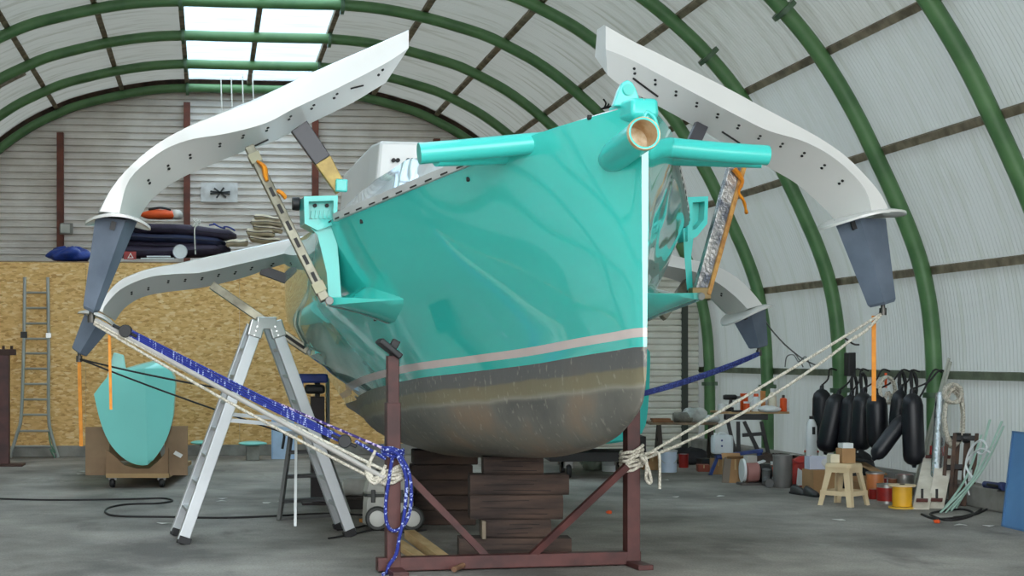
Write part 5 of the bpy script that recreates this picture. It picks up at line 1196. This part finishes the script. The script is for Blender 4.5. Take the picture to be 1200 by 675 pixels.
MB().tube(spline([q + UP * Hh * .95 + RT * -.05, q + UP * Hh * 1.05 + RT * -.03, q + UP * Hh * 1.05 + RT * .04, q + UP * Hh * .95 + RT * .06], 4), 0.013, 8).build('handle', MWP, t, smooth=50)
MB().lathe([(0.022, 0), (0.022, 0.03), (0, 0.03)], q + UP * Hh * .95 + RT * -.09, 12).build('cap', MWP, t)
for k in (0.4, 0.68): MB().lathe([(0.014, 0), (0.014, 0.004), (0, 0.004)], q + UP * Hh * k - FW * 0.081 - RT * 0.02, 10, -FW).build('blue_mark', pm('blue_ink', (40, 60, 120), 0.5), t)

pb_ = [(826, 553, 14, 8, 'low red-brown tray of tools on the floor by the boat', pm('tray_red', (150, 70, 50), 0.6)), (842, 556, 12, 18, 'small brown carton under the blue sawhorse', None), (862, 566, 22, 28, 'open brown carton with boards in it beside the flanged pump', None)]
for x, y, w_, h_, lab, m in pb_: carton(x, y, w_, h_, lab, 0.22, 0.1 * (x % 5 - 2), m=m, flaps=(x == 862))
for i, (x0, y0, x1, y1, lab) in enumerate([(850, 566, 853, 536, 'narrow dark board standing left of the open brown carton'), (872, 549, 905, 546, 'grey board lying level over the pump'), (884, 544, 896, 540, 'pale bent card lying beside the pump')]):
    a, b_ = G(x0, y0) if i == 0 else P(x0, y0, 18.9), P(x1, y1, depth(G(x0, y0)) if i == 0 else 18.9)
    o = MB().bar(a, b_, 0.12 if i else 0.02, 0.02 if i else 0.09).build('loose_board', pm('grey_brown_board', (120, 110, 98), 0.8) if i < 2 else MWP, loc=a, bevel=0.003); tag(o, lab, 'board')
# pump / motor
q = G(884, 569); s = mpp(q); q = q + FW * 0.12
t = thing('electric_pump', 'dusty pink pump with a white flange and black motor on the floor', 'pump', q)
MB().box(q, (0.34, 0.2, 0.03)).build('base', pm('pump_base', (90, 86, 82), 0.6), t, bevel=0.005)
MB().lathe([(0.02, -0.03), (0.15, -0.03), (0.15, 0.0), (0.02, 0.0)], q + UP * 0.18 - RT * 0.1, 20, RT).build('flange', MWP, t, smooth=40)
MB().lathe([(0.1, -0.09), (0.125, -0.07), (0.125, 0.07), (0.1, 0.09)], q + UP * 0.16, 18, RT).build('volute', pm('dusty_pink', (168, 118, 112), 0.6), t, smooth=40)
MB().lathe([(0.10, 0.09), (0.115, 0.1), (0.115, 0.22), (0.09, 0.24), (0.02, 0.25)], q + UP * 0.15, 18, RT).build('motor', MBLACK, t, smooth=40)
MB().box(q + UP * 0.28 + RT * -0.02, (0.14, 0.1, 0.09), 0.2).build('terminal_box', pm('terminal_grey', (186, 184, 178), 0.5), t, bevel=0.008)
can(0, 0, 9, 15, 'bright orange tin on the boards behind the pump', MORG, base=G(888, 562) + UP * 0.0, cat='tin', name='paint_can')
# grey cylinder and pipe elbow
can(917, 571, 22, 38, 'tall grey metal cylinder standing on the floor right of the pump', pm('dull_cylinder', (128, 126, 124), 0.5, 0.3), lid=pm('cyl_top', (110, 108, 106), 0.5), cat='cylinder', name='metal_cylinder')
q = G(902, 572) + FW * 0.05; t = thing('pipe_elbow', 'short dark pipe elbow with an open mouth on the floor', 'pipe fitting', q)
MB().lathe([(0.045, 0.0), (0.055, 0.0), (0.055, 0.04), (0.05, 0.18), (0.0, 0.2)], q + UP * 0.058 - FW * 0.05, 18, FW).build('mouth', pm('pipe_grey', (96, 98, 98), 0.45, 0.3), t, smooth=40)
MB().tube(spline([q + UP * 0.06 + FW * 0.08, q + UP * 0.12 + FW * 0.12, q + UP * 0.22 + FW * 0.1], 5), 0.05, 14).build('elbow', 'pipe_grey', t, smooth=50)
MB().lathe([(0.001, 0.012), (0.046, 0.012)], q + UP * 0.058 - FW * 0.05, 18, FW, cap=False).build('bore', MBLACK, t)
can(899, 556, 12, 18, 'greyish square-shouldered tin behind the pipe elbow', pm('grey_tin', (150, 146, 138), 0.5), base=G(897, 561), cat='tin')
# red bag, bucket
q = G(941, 571); t = thing('tote_bag', 'red and white woven shopping bag slumped on the floor', 'bag', q)
MB().loft([[q + FW * 0.12 + RT * (0.14 * kx * k) + FW * (0.1 * ky * k) + UP * z + RT * dx for kx, ky in ((-1, -.7), (-.7, -1), (.7, -1), (1, -.7), (1, .7), (.7, 1), (-.7, 1), (-1, .7))] for z, k, dx in ((0, .95, 0), (0.12, 1.05, 0), (0.25, 1, .01), (0.33, .8, .03), (0.38, .5, .07))], True, True).build('body', pm('red_woven', (190, 52, 38), 0.6, col2=(150, 34, 28), bump=0.3), t, smooth=50)
MB().prism([q + FW * 0.01 + RT * a + UP * b for a, b in ((-.08, .02), (.03, .02), (.06, .16), (-.06, .24))], FW * 0.004).build('white_print', MWP, t)
MB().tube(spline([q + FW * 0.1 + RT * -.1 + UP * .34, q + FW * 0.02 + RT * -.05 + UP * .3, q + RT * .05 + UP * .33, q + FW * 0.1 + RT * .12 + UP * .38], 5), 0.02, 8, flat=.4).build('strap', MREDP, t, smooth=50)
q = G(951, 556) + UP * 0.0; t = pail(0, 0, 16, 28, 'orange-lidded clear jar standing behind the red bag', body=pm('clear_jar', (196, 190, 178), 0.25), lid=MORG, handle=False, taper=1.0, base=q, band=MORG, cat='jar')
can(945, 572, 14, 30, 'white tin with a red label between bag and cardboard box', MWP, MREDP, base=G(954, 564))
# shoes
for k, (x, y, rz) in enumerate([(938, 580, 0.9), (952, 582, 0.8)]):
    q = G(x, y) + FW * 0.06; t = thing('work_shoe', ['left of the dark work shoes on the floor before the cardboard box', 'right of the dark work shoes on the floor before the cardboard box'][k], 'shoe', q)
    d = (zrot(rz) @ V((-0.6, -0.8, 0))).normalized(); sdv = V((-d.y, d.x, 0)); rings = []
    for u, w_, h0 in ((-0.13, .03, .07), (-0.1, .042, .09), (-0.02, .042, .085), (0.05, .05, .06), (0.11, .045, .045), (0.15, .02, .03)):
        rings.append([q + d * u + sdv * (w_ * math.cos(a)) + UP * (0.02 + max(0, math.sin(a)) * h0) for a in [2 * math.pi * j / 12 for j in range(12)]])
    MB().loft(rings, True, True).build('upper', pm('dark_leather', (52, 50, 50), 0.5), t, smooth=50)
    MB().loft([[q + d * u + sdv * (w_ * sx) + UP * z for sx, z in ((-1, 0), (1, 0), (1, .025), (-1, .025))] for u, w_ in ((-.14, .035), (-.05, .045), (.06, .052), (.12, .047), (.155, .02))], True, True).build('sole', MBLACK, t)
    MB().lathe([(0.001, 0), (0.032, 0)], q - d * 0.075 + UP * 0.112, 12, cap=False).build('opening', pm('shoe_inside', (20, 20, 20), 0.8), t)
q = G(945, 566); o = MB().blob(q + FW * 0.1 + UP * 0.09, (0.14, 0.1, 0.11), 33, 12, 0.12).build('white_sack', pm('sack_white', (204, 200, 194), 0.7, col2=(170, 166, 160), bump=0.4), loc=q + FW * 0.1, smooth=60); tag(o, 'slumped white sack behind the dark work shoes', 'sack')
carton(966, 580, 32, 29, 'brown cardboard box between the shoes and the plastic stool', 0.3, 0.15, flaps=False)
q = G(966, 580) + FW * 0.15; q.z = 29 * mpp(G(966, 580)) + 0.002; carton(0, 0, 20, 15, 'pale lilac box on top of the brown cardboard box', 0.16, 0.1, m=pm('lilac_card', (200, 206, 224), 0.6), flaps=False, base=q - RT * 0.06, tape=False, name='small_box')
q2 = q + RT * 0.09; o = MB().blob(q2 + UP * 0.07, (0.13, 0.1, 0.09), 35, 12, 0.12).build('plastic_bag', pm('clear_bag', (206, 208, 206), 0.3, bump=0.4), loc=q2, smooth=60); tag(o, 'clear plastic bag on the brown cardboard box beside the lilac box', 'bag')
# stool
def stool():
    f = [G(970, 589), G(996, 594), G(1022, 591)]; c = G(996, 588); s = mpp(f[1]); H = 50 * s; c0 = f[1] + FW * 0.2
    t = thing('plastic_stool', 'cream moulded plastic stool with cut-out sides carrying cartons', 'stool', c0)
    q = zrot(0.75 - TH); ex, ey = q @ V((1, 0, 0)), q @ V((0, 1, 0)); hw, tw = 0.2, 0.145
    MB().loft([[c0 + ex * (tw * kx * k) + ey * (tw * ky * k) + UP * z for kx, ky in ((-1, -.8), (-.8, -1), (.8, -1), (1, -.8), (1, .8), (.8, 1), (-.8, 1), (-1, .8))] for z, k in ((H - .045, 1.06), (H - .01, 1.02), (H, .96))], True, True).build('seat', MCREAM, t, smooth=35)
    for sx in (-1, 1):
        for sy in (-1, 1):
            top = c0 + ex * sx * tw * .88 + ey * sy * tw * .88 + UP * (H - .02); bot = c0 + ex * sx * hw + ey * sy * hw
            rings = []
            for u in (0, .5, 1):
                p_ = bot.lerp(top, u); L_ = 0.055 + 0.02 * u
                rings.append([p_, p_ - ex * sx * L_, p_ - ex * sx * L_ - ey * sy * .012, p_ - ex * sx * .012 - ey * sy * .012, p_ - ex * sx * .012 - ey * sy * L_, p_ - ey * sy * L_])
            MB().loft(rings, True, True).build('leg', MCREAM, t)
    for a, b_ in (((-1, -1), (1, -1)), ((1, -1), (1, 1)), ((1, 1), (-1, 1)), ((-1, 1), (-1, -1))):
        u = .3; pa = (c0 + ex * a[0] * hw + ey * a[1] * hw).lerp(c0 + ex * a[0] * tw * .88 + ey * a[1] * tw * .88 + UP * H, u); pb2 = (c0 + ex * b_[0] * hw + ey * b_[1] * hw).lerp(c0 + ex * b_[0] * tw * .88 + ey * b_[1] * tw * .88 + UP * H, u)
        MB().bar(pa, pb2, .012, .05).build('stretcher', MCREAM, t)
        u = .86; pa = (c0 + ex * a[0] * hw + ey * a[1] * hw).lerp(c0 + ex * a[0] * tw * .88 + ey * a[1] * tw * .88 + UP * H, u); pb2 = (c0 + ex * b_[0] * hw + ey * b_[1] * hw).lerp(c0 + ex * b_[0] * tw * .88 + ey * b_[1] * tw * .88 + UP * H, u)
        MB().bar(pa, pb2, .012, .07).build('apron', MCREAM, t)
    return c0 + UP * (H + .002)
st_top = stool()
carton(0, 0, 17, 17, 'small brown carton on the plastic stool', 0.14, 0.2, flaps=False, base=st_top + RT * 0.02, tape=False)
carton(0, 0, 11, 10, 'cream carton left on the plastic stool', 0.1, 0.1, m=pm('cream_card', (226, 216, 188), 0.7), flaps=False, base=st_top - RT * 0.115, tape=False, name='small_box')
carton(0, 0, 13, 6, 'white carton lying on the small brown carton', 0.12, 0.15, m=MWP, flaps=False, base=st_top + RT * 0.02 + UP * (17 * mpp(st_top) + 0.002), tape=False, name='small_box')
# right of the stool
carton(1019, 579, 22, 14, 'slanting open carton behind the plastic stool', 0.2, 0.4)
pail(1029, 584, 20, 30, 'clear jar of orange contents right of the plastic stool', body=pm('orange_jar', (196, 120, 70), 0.3), lid=MTIN, handle=False, taper=1.0, cat='jar')
can(1055, 572, 20, 26, 'silver tin with a red-brown lid behind the paint pot', MTIN, lid=MREDP, base=G(1060, 582))
can(1040, 594, 24, 23, 'silver paint pot with a red and white label at the front', MTIN, MREDP, base=G(1040, 590))
q = G(1044, 590); s = mpp(q); MBx = MB().obox(q - FW * (12.4 * s) + RT * 0.0 + UP * 0.05, RT * 0.09, -FW * 0.002, UP * 0.1).build('paper_label', MWP, bpy.data.objects['paint_pot'] if 'paint_pot' in bpy.data.objects else [o for o in bpy.data.objects if o.get('label', '').startswith('silver paint pot')][0])
can(1010, 566, 12, 14, 'white tin half hidden behind the stool', MWP, base=G(1008, 574))
for i, (x, y, m, lab) in enumerate([(1000, 572, MREDP, 'dark red tin under the hanging fenders'), (1036, 577, MREDP, 'red tin behind the jar of orange contents'), (1047, 579, MWP, 'white tin with red label behind the silver tin')]):
    can(x, y, 15, 17, lab, m, base=G(x, y))
# cable reel
q = G(1063, 597) + FW * 0.14
t = thing('cable_reel', 'reel of yellow cable with cream flanges standing on the floor', 'cable reel', q)
for z in (0.0, 0.235): MB().lathe([(0.02, z), (0.14, z), (0.14, z + 0.018), (0.02, z + 0.018)], q, 24).build('flange', MCREAM if z else pm('yellow_flange', (214, 176, 60), 0.5), t, smooth=40)
MB().lathe([(0.02, .018)] + [(0.098 + 0.006 * (k % 2), .02 + .0135 * k) for k in range(17)] + [(0.02, .235)], q, 24).build('wound_cable', pm('yellow_cable', (226, 170, 36), 0.5), t, smooth=60)
MB().lathe([(0.02, .253), (0.028, .253), (0.028, .26), (0.02, .26)], q, 14, cap=False).build('hub', MBLACK, t)
# two white boards with clamps leaning on the wall
for i, (xb, xt) in enumerate([(1079, 1092), (1096, 1108)]):
    a = G(xb, 597 - i); b_ = AX(xt, 533, 8.15); up_ = (b_ - a); L_ = up_.length
    t = thing('clamped_board', ['left', 'right'][i] + ' of two white painted boards leaning side by side with clamps', 'board', a)
    ed = (RT * 0.9 - FW * 0.2).normalized() * 0.17; nn = ed.cross(up_).normalized() * 0.025
    if nn.dot(FW) < 0: nn = -nn
    MB().obox(a - ed / 2 + UP * .005, ed, nn, up_ * .99).build('panel', pm('white_board', (222, 216, 202), 0.5, col2=(200, 192, 176)), t, bevel=0.004)
    for u in (0.08, 0.88):
        q = a + up_ * u - nn * 1.2
        cl = MB().obox(q - ed * .35, ed * .7, -nn * 1.2, up_.normalized() * 0.035).build('clamp', pm('clamp_red_brown', (92, 48, 44), 0.5), t, bevel=0.004)
        MB().tube([q - nn * 2, q - nn * 2 + UP * .1], 0.014, 8).build('clamp_handle', MREDP if u > .5 else MBLACK, cl)
# aluminium tube and slim poles leaning on wall
def lean(px0, px1, r, m, label, cat='pole', X=8.25, name='pole', n=12, flat=1.0):
    a = G(*px0); b_ = AX(px1[0], px1[1], X)
    o = MB().tube([a + UP * .005, b_], r, n).build(name, m, loc=a, smooth=50); tag(o, label, cat)
lean((1096, 591), (1104, 462), 0.07, pm('shiny_duct', (196, 198, 198), 0.25, 0.9, bump=0.3), 'shiny crinkled aluminium duct standing behind the white boards', 'duct', 8.2, 'ventilation_duct')
for i, (a, b_) in enumerate([((1068, 582), (1112, 420)), ((1072, 583), (1114, 424)), ((1076, 584), (1109, 432))]):
    lean(a, b_, 0.016, pm('pale_pole', (176, 178, 166), 0.5), ['leftmost', 'middle', 'rightmost'][i] + ' of three slim pale poles leaning past the green hoop', 'pole', 8.25)
# dark pallets leaning
for i, (xb, xt) in enumerate([(1117, 1123), (1126, 1132)]):
    a = G(xb, 593); b_ = AX(xt, 508, 8.2); up_ = b_ - a
    t = thing('leaning_pallet', ['left', 'right'][i] + ' of two dark wooden pallets leaning by the rope bundle', 'pallet', a)
    ed = (RT * 0.85 - FW * 0.3).normalized() * 0.26; nn = ed.cross(up_).normalized() * 0.03
    if nn.dot(FW) < 0: nn = -nn
    for k in (0, .45, .85): MB().obox(a - ed / 2 + ed * k + UP * .005, ed * .15, nn, up_).build('slat', pm('dark_slat', (88, 62, 46), 0.7, col2=(52, 38, 30)), t, bevel=0.003)
    for u in (0.03, 0.5, 0.9): MB().obox(a - ed / 2 + up_ * u + UP * .005 + nn, ed, nn, up_ * .07).build('rail', pm('black_rail', (36, 34, 34), 0.6), t, bevel=0.003)
    MB().lathe([(0.03, -.03), (.05, -.03), (.05, .03), (.03, .03)], a + up_ * .93 - nn * 1.5, 14, ed).build('roller', MBLACK, t, smooth=40)
# pale green battens
MGB = pm('pale_green_batten', (168, 194, 180), 0.6, col2=(146, 176, 160))
for i, (a, m_, b_) in enumerate([((1102, 602), (1145, 555), (1174, 494)), ((1108, 602), (1150, 553), (1176, 500)), ((1114, 600), (1140, 562), (1160, 492)), ((1106, 598), (1132, 560), (1150, 510)), ((1120, 598), (1142, 556), (1154, 520))]):
    A_ = G(*a); B_ = AX(b_[0], b_[1], 8.3); M_ = AX(m_[0], m_[1], 7.9 if i < 2 else 8.0)
    pts = spline([A_ + UP * .01, M_, B_], 8); o = MB().tube(pts, 0.016, 6, flat=.6).build('batten', MGB, loc=A_, smooth=50); tag(o, 'pale green flexible batten, number %s from the left of the bent bundle at the wall' % ['one', 'two', 'three', 'four', 'five'][i], 'batten', 'pale green battens')
for i, (pts, r, m, lab) in enumerate([
    ([(1140, 560), (1132, 545), (1138, 525), (1150, 516), (1157, 524), (1152, 532), (1146, 530)], 0.012, MWP, 'white hose curled above the pale green battens'),
    ([(1136, 580), (1130, 556), (1136, 536), (1150, 526), (1160, 530)], 0.010, MWP, 'thin white hose bent left of the pale green battens')]):
    p_ = spline([AX(x, y, 8.0) for x, y in pts], 6); o = MB().tube(p_, r, 6).build('hose', m, loc=p_[0], smooth=60); tag(o, lab, 'hose')
cable([(1080, 604), (1095, 609), (1120, 608), (1140, 603), (1128, 598), (1105, 600), (1090, 604), (1110, 611), (1135, 607), (1150, 598)], 0.012, 'black cable coiled at the foot of the pale green battens')
cable([(1118, 607), (1142, 604), (1160, 596), (1172, 590)], 0.010, 'black cable end running from the coil to the kerb')
q = AX(1166, 578, 8.05); q.z = 0.24
t = thing('power_tool', 'dark blue angle grinder lying on the kerb behind the battens', 'tool', q)
MB().lathe([(0.02, -.16), (.035, -.15), (.035, .05), (.045, .08), (.045, .13), (.02, .14)], q + UP * .05, 14, V((0.2, -1, 0))).build('body', pm('tool_blue', (34, 46, 92), 0.5), t, smooth=40)
MB().lathe([(0.001, 0), (.055, 0), (.055, .008), (.001, .008)], q + V((0.02, -.11, .0)), 18).build('disc', MBLACK, t)
MB().tube([q + UP * .05 + V((-.02, -.09, 0)), q + UP * .07 + V((-.14, -.1, 0))], .016, 8).build('side_handle', MBLACK, t)
# blue board at the right edge
a = G(1174, 617); a2 = G(1222, 628)
t = thing('blue_board', 'large flat blue framed board standing at the right edge', 'board', (a + a2) / 2)
tilt = RT * 0.14 + FW * 0.16; hh = UP * 1.0
top_ = P(1187, 505, depth(a) + .15); hv = top_ - a; ed = a2 - a; nn = ed.cross(hv).normalized() * 0.03
if nn.dot(FW) < 0: nn = -nn
MB().obox(a, ed, nn, hv).build('panel', pm('slate_blue_board', (86, 134, 182), 0.5, col2=(76, 120, 166), scale=2), t)
for o_, e_, h_ in ((a - nn * .3, ed, hv * .02), (a + hv * .98 - nn * .3, ed, hv * .02), (a - nn * .3, ed * .035, hv)): MB().obox(o_, e_, nn * 1.5, h_).build('edge_strip', pm('blue_edge', (70, 110, 152), 0.4), t)
MB().tube(spline([a + hv + ed * .42, a + hv * 1.06 + ed * .43, a + hv * 1.1 + ed * .5, a + hv + ed * .52], 4), .008, 6).build('hook', MBLINE, t)

# ---- fenders hanging from the rail
def fender(x, y, Lpx, wpx, X, label, tilt=0.0):
    c = AX(x, y, X); s = mpp(c); L_ = Lpx * s; r = wpx * s / 2
    ax_ = (UP + RT * tilt).normalized(); top = c + ax_ * L_ / 2; bot = c - ax_ * L_ / 2
    t = thing('boat_fender', label, 'fender', bot, 'black fenders on the rail')
    pr = [(0.02, -.03), (.03, 0.0), (r * .6, .015), (r * .88, .05), (r, .11), (r * .97, L_ - .13), (r * .82, L_ - .06), (r * .5, L_ - .015), (.03, L_), (.022, L_ + .05)]
    MB().lathe(pr, bot, 20, ax_).build('body', MNAVY, t, smooth=50)
    MB().lathe([(.012, 0), (.03, .0), (.03, .02), (.012, .02)], top + ax_ * .04, 12, RT, cap=False).build('eye', MBLACK, t, smooth=50)
    rail = V((8.27, top.y + .02, 1.46))
    MB().tube(spline([top + ax_ * .05, top.lerp(rail, .5) + RT * .03, rail, rail + V((.1, 0, -.02))], 4), .011, 6).build('lanyard', MBLINE, t, smooth=50)
fender(963, 489, 66, 22, 8.15, 'black fender furthest back, left of the green hoop')
fender(975, 496, 70, 25, 7.95, 'tilted black fender in front of the green hoop', .22)
fender(995, 500, 74, 23, 8.1, 'black fender just right of the green hoop', .08)
fender(1010, 494, 68, 24, 8.0, 'black fender left of the orange strap', .05)
fender(1028, 494, 64, 25, 7.95, 'black fender directly under the orange strap', -.03)
fender(1053, 482, 50, 20, 8.1, 'short black fender behind the rightmost one', .1)
fender(1070, 503, 84, 25, 7.95, 'long rightmost black fender beside the second green hoop', -.03)
fender(1043, 512, 62, 19, 7.75, 'thin black fender hanging askew in front of the others', .75)
# ropes coiled on the rail
def coil(x, y, wpx, hpx, X, label, m=MWROPE, n=5, seed=0):
    c = AX(x, y, X); s = mpp(c); rnd = random.Random(seed); pts = []
    for k in range(n * 16):
        a = 2 * math.pi * k / 16; R_ = 1 + .12 * math.sin(k * .37 + seed); pts.append(c + RT * (wpx * s / 2 * R_ * math.sin(a) - .05) + FW * (.03 * math.sin(k * .9)) + UP * (hpx * s / 2 * math.cos(a) * R_))
    o = MB().tube(pts, .015, 6).build('rope_hank', m, loc=c - UP * hpx * s / 2, smooth=60); tag(o, label, 'rope'); return o
coil(1044, 458, 18, 30, 8.1, 'hank of grey rope knotted on the rail above the fenders', n=6, seed=2)
coil(1046, 485, 10, 56, 8.15, 'long hank of pale rope hanging between the fenders', n=4, seed=5)
coil(1122, 462, 20, 22, 8.15, 'knotted head of the grey rope bundle on the right wall', n=7, seed=3)
coil(1124, 490, 22, 66, 8.2, 'long grey rope bundle hanging on the right wall', n=7, seed=4)
coil(1005, 455, 6, 34, 8.25, 'black rope loop on the rail left of the orange strap', MBLINE, 2, 6)
coil(1016, 452, 6, 28, 8.25, 'second black rope loop on the rail near the orange strap', MBLINE, 2, 7)
coil(1062, 455, 7, 36, 8.25, 'black rope loop on the rail left of the second green hoop', MBLINE, 2, 8)
coil(1076, 452, 6, 30, 8.25, 'black rope loop on the rail right beside the second green hoop', MBLINE, 2, 9)
q = AX(1038, 437, 8.2); o = MB().bar(q, q - UP * .18, .03, .006, FW).build('hanging_strap', MORG, loc=q - UP * .18); tag(o, 'short orange webbing end hanging on the rail', 'strap')
q = AX(996, 425, 8.2); o = MB().box(q - UP * .17, (.1, .14, .3)).build('junction_box', MBLACK, loc=q - UP * .17, bevel=.01); tag(o, 'black box fixed beside the green hoop above the fenders', 'box')
# scattered bin bags and dark pile behind the clutter
for i, (x, y, sx, sz, m, lab) in enumerate([(915, 557, .5, .16, pm('brown_tarp', (74, 56, 46), 0.7, col2=(50, 40, 34), bump=.4), 'dark brown tarpaulin heap behind the pump and cylinder'), (1012, 576, .34, .26, MBLACK, 'black bin bag heap beneath the fenders'), (815, 545, .35, .14, pm('dark_heap', (54, 54, 58), 0.7, bump=.4), 'dark heap of tool cases under the trestle table')]):
    p = G(x, y) - RT * 0.05; o = MB().blob(p + FW * .2 + UP * sz * .75, (sx * .8, .22, sz), 40 + i, 14, .14).build('tarpaulin_heap', m, loc=p + FW * .2, smooth=60); tag(o, lab, 'tarpaulin')
for i, (x, y, dz_, lab) in enumerate([(905, 529, .21, 'curled white paper on the left of the brown tarpaulin heap'), (925, 526, .22, 'folded white paper on the right of the brown tarpaulin heap')]):
    p = G(x + 8, 557) + FW * .2; p.z = dz_ + .03; o = MB().loft([[p + RT * (u * .2) + FW * v + UP * (.03 * math.sin(u * 3 + i)) for v in (-.08, .08)] for u in [k / 6 - .5 for k in range(7)]], False, False).build('loose_paper', MPAP, loc=p, solid=.003); tag(o, lab, 'paper')
p = G(957, 520 + 26); t = thing('white_canister', 'tall white canister with a black grip beside the leftmost fender', 'canister', P(952, 545, 20.5) * 1)
cpos = AX(951, 500, 7.9); cb2 = V((cpos.x, cpos.y, 0)); t.location = cb2; t['_o'] = tuple(cb2)
MB().lathe([(.06, 0), (.07, .02), (.07, .7), (.05, .76), (.03, .8)], cb2, 18).build('body', MWP, t, smooth=40)
MB().lathe([(.03, .79), (.03, .84), (0, .84)], cb2, 12).build('cap', MBLACK, t)
MB().obox(cb2 + V((-.02, -.075, .6)), (.04, 0, 0), (0, .02, 0), (0, 0, .1)).build('grip', MBLACK, t)
# small looped cables on the wall left of the rack
for i, (pts, lab) in enumerate([([(920, 430), (922, 418), (930, 416), (936, 424), (944, 418), (950, 430)], 'thin grey cable loops on the wall rail'), ([(930, 412), (937, 422), (941, 430)], 'short grey cable end on the wall rail')]):
    p_ = spline([AX(x, y, 8.25) for x, y in pts], 6); o = MB().tube(p_, .009, 6).build('wall_cable', pm('grey_cable', (110, 110, 108)), loc=p_[0], smooth=60); tag(o, lab, 'cable')

# ---- more of the row along the wall
for i, (x, y, w_, h_, bm_, bd, lab) in enumerate([
    (868, 556, 10, 15, MREDP, MWP, 'red tin with a white label between the sawhorse legs'),
    (908, 561, 10, 20, MWP, MORG, 'white tin with an orange label beside the grey cylinder'),
    (1023, 585, 9, 12, MREDP, None, 'small red tin behind the right stool leg'),
    (1046, 585, 10, 24, pm('copper_tin', (150, 96, 70), 0.4, 0.5), None, 'copper-brown tin standing behind the silver paint pot')]):
    can(x, y, w_, h_, lab, bm_, bd, base=G(x, y))
carton(978, 566, 24, 26, 'brown carton half hidden behind the plastic stool', 0.2, 0.1, flaps=False)
carton(873, 557, 18, 22, 'weathered brown carton under the right end of the sawhorse', 0.18, -0.1, flaps=False)
carton(828, 550, 13, 12, 'dark tool case under the trestle table', 0.25, 0.1, m=pm('case_black', (40, 40, 44), 0.5), flaps=False, tape=False, name='tool_case', cat='tool case')
for i, (x0, y0, x1, y1, lab) in enumerate([(1004, 540, 1034, 556, 'thin tan board lying aslant behind the stool'), (990, 536, 1018, 541, 'black flat board lying on the bin bags')]):
    a, b_ = AX(x0, y0, 7.75), AX(x1, y1, 7.7); o = MB().bar(a, b_, .12, .015).build('loose_board', MCBX if i == 0 else MBLACK, loc=a, bevel=.003); tag(o, lab, 'board')
# cable ends sticking out from the hoop behind the bow
c = AY(704, 128, YA[3] - .12); t = thing('cable_ends', 'bunch of short black cable ends tied to the hoop behind the bow', 'cable', c)
for k, (x, y) in enumerate([(707, 116), (711, 114), (716, 115), (721, 112)]):
    p_ = spline([c, AY(x + 1, y + 10, YA[3] - .12), AY(x + 3, y + 5, YA[3] - .12), AY(x, y, YA[3] - .12)], 5); MB().tube(p_, .014, 6).build('cable_end', MBLINE, t, smooth=50)

for o in bpy.data.objects:
    if '_o' in o: del o['_o']
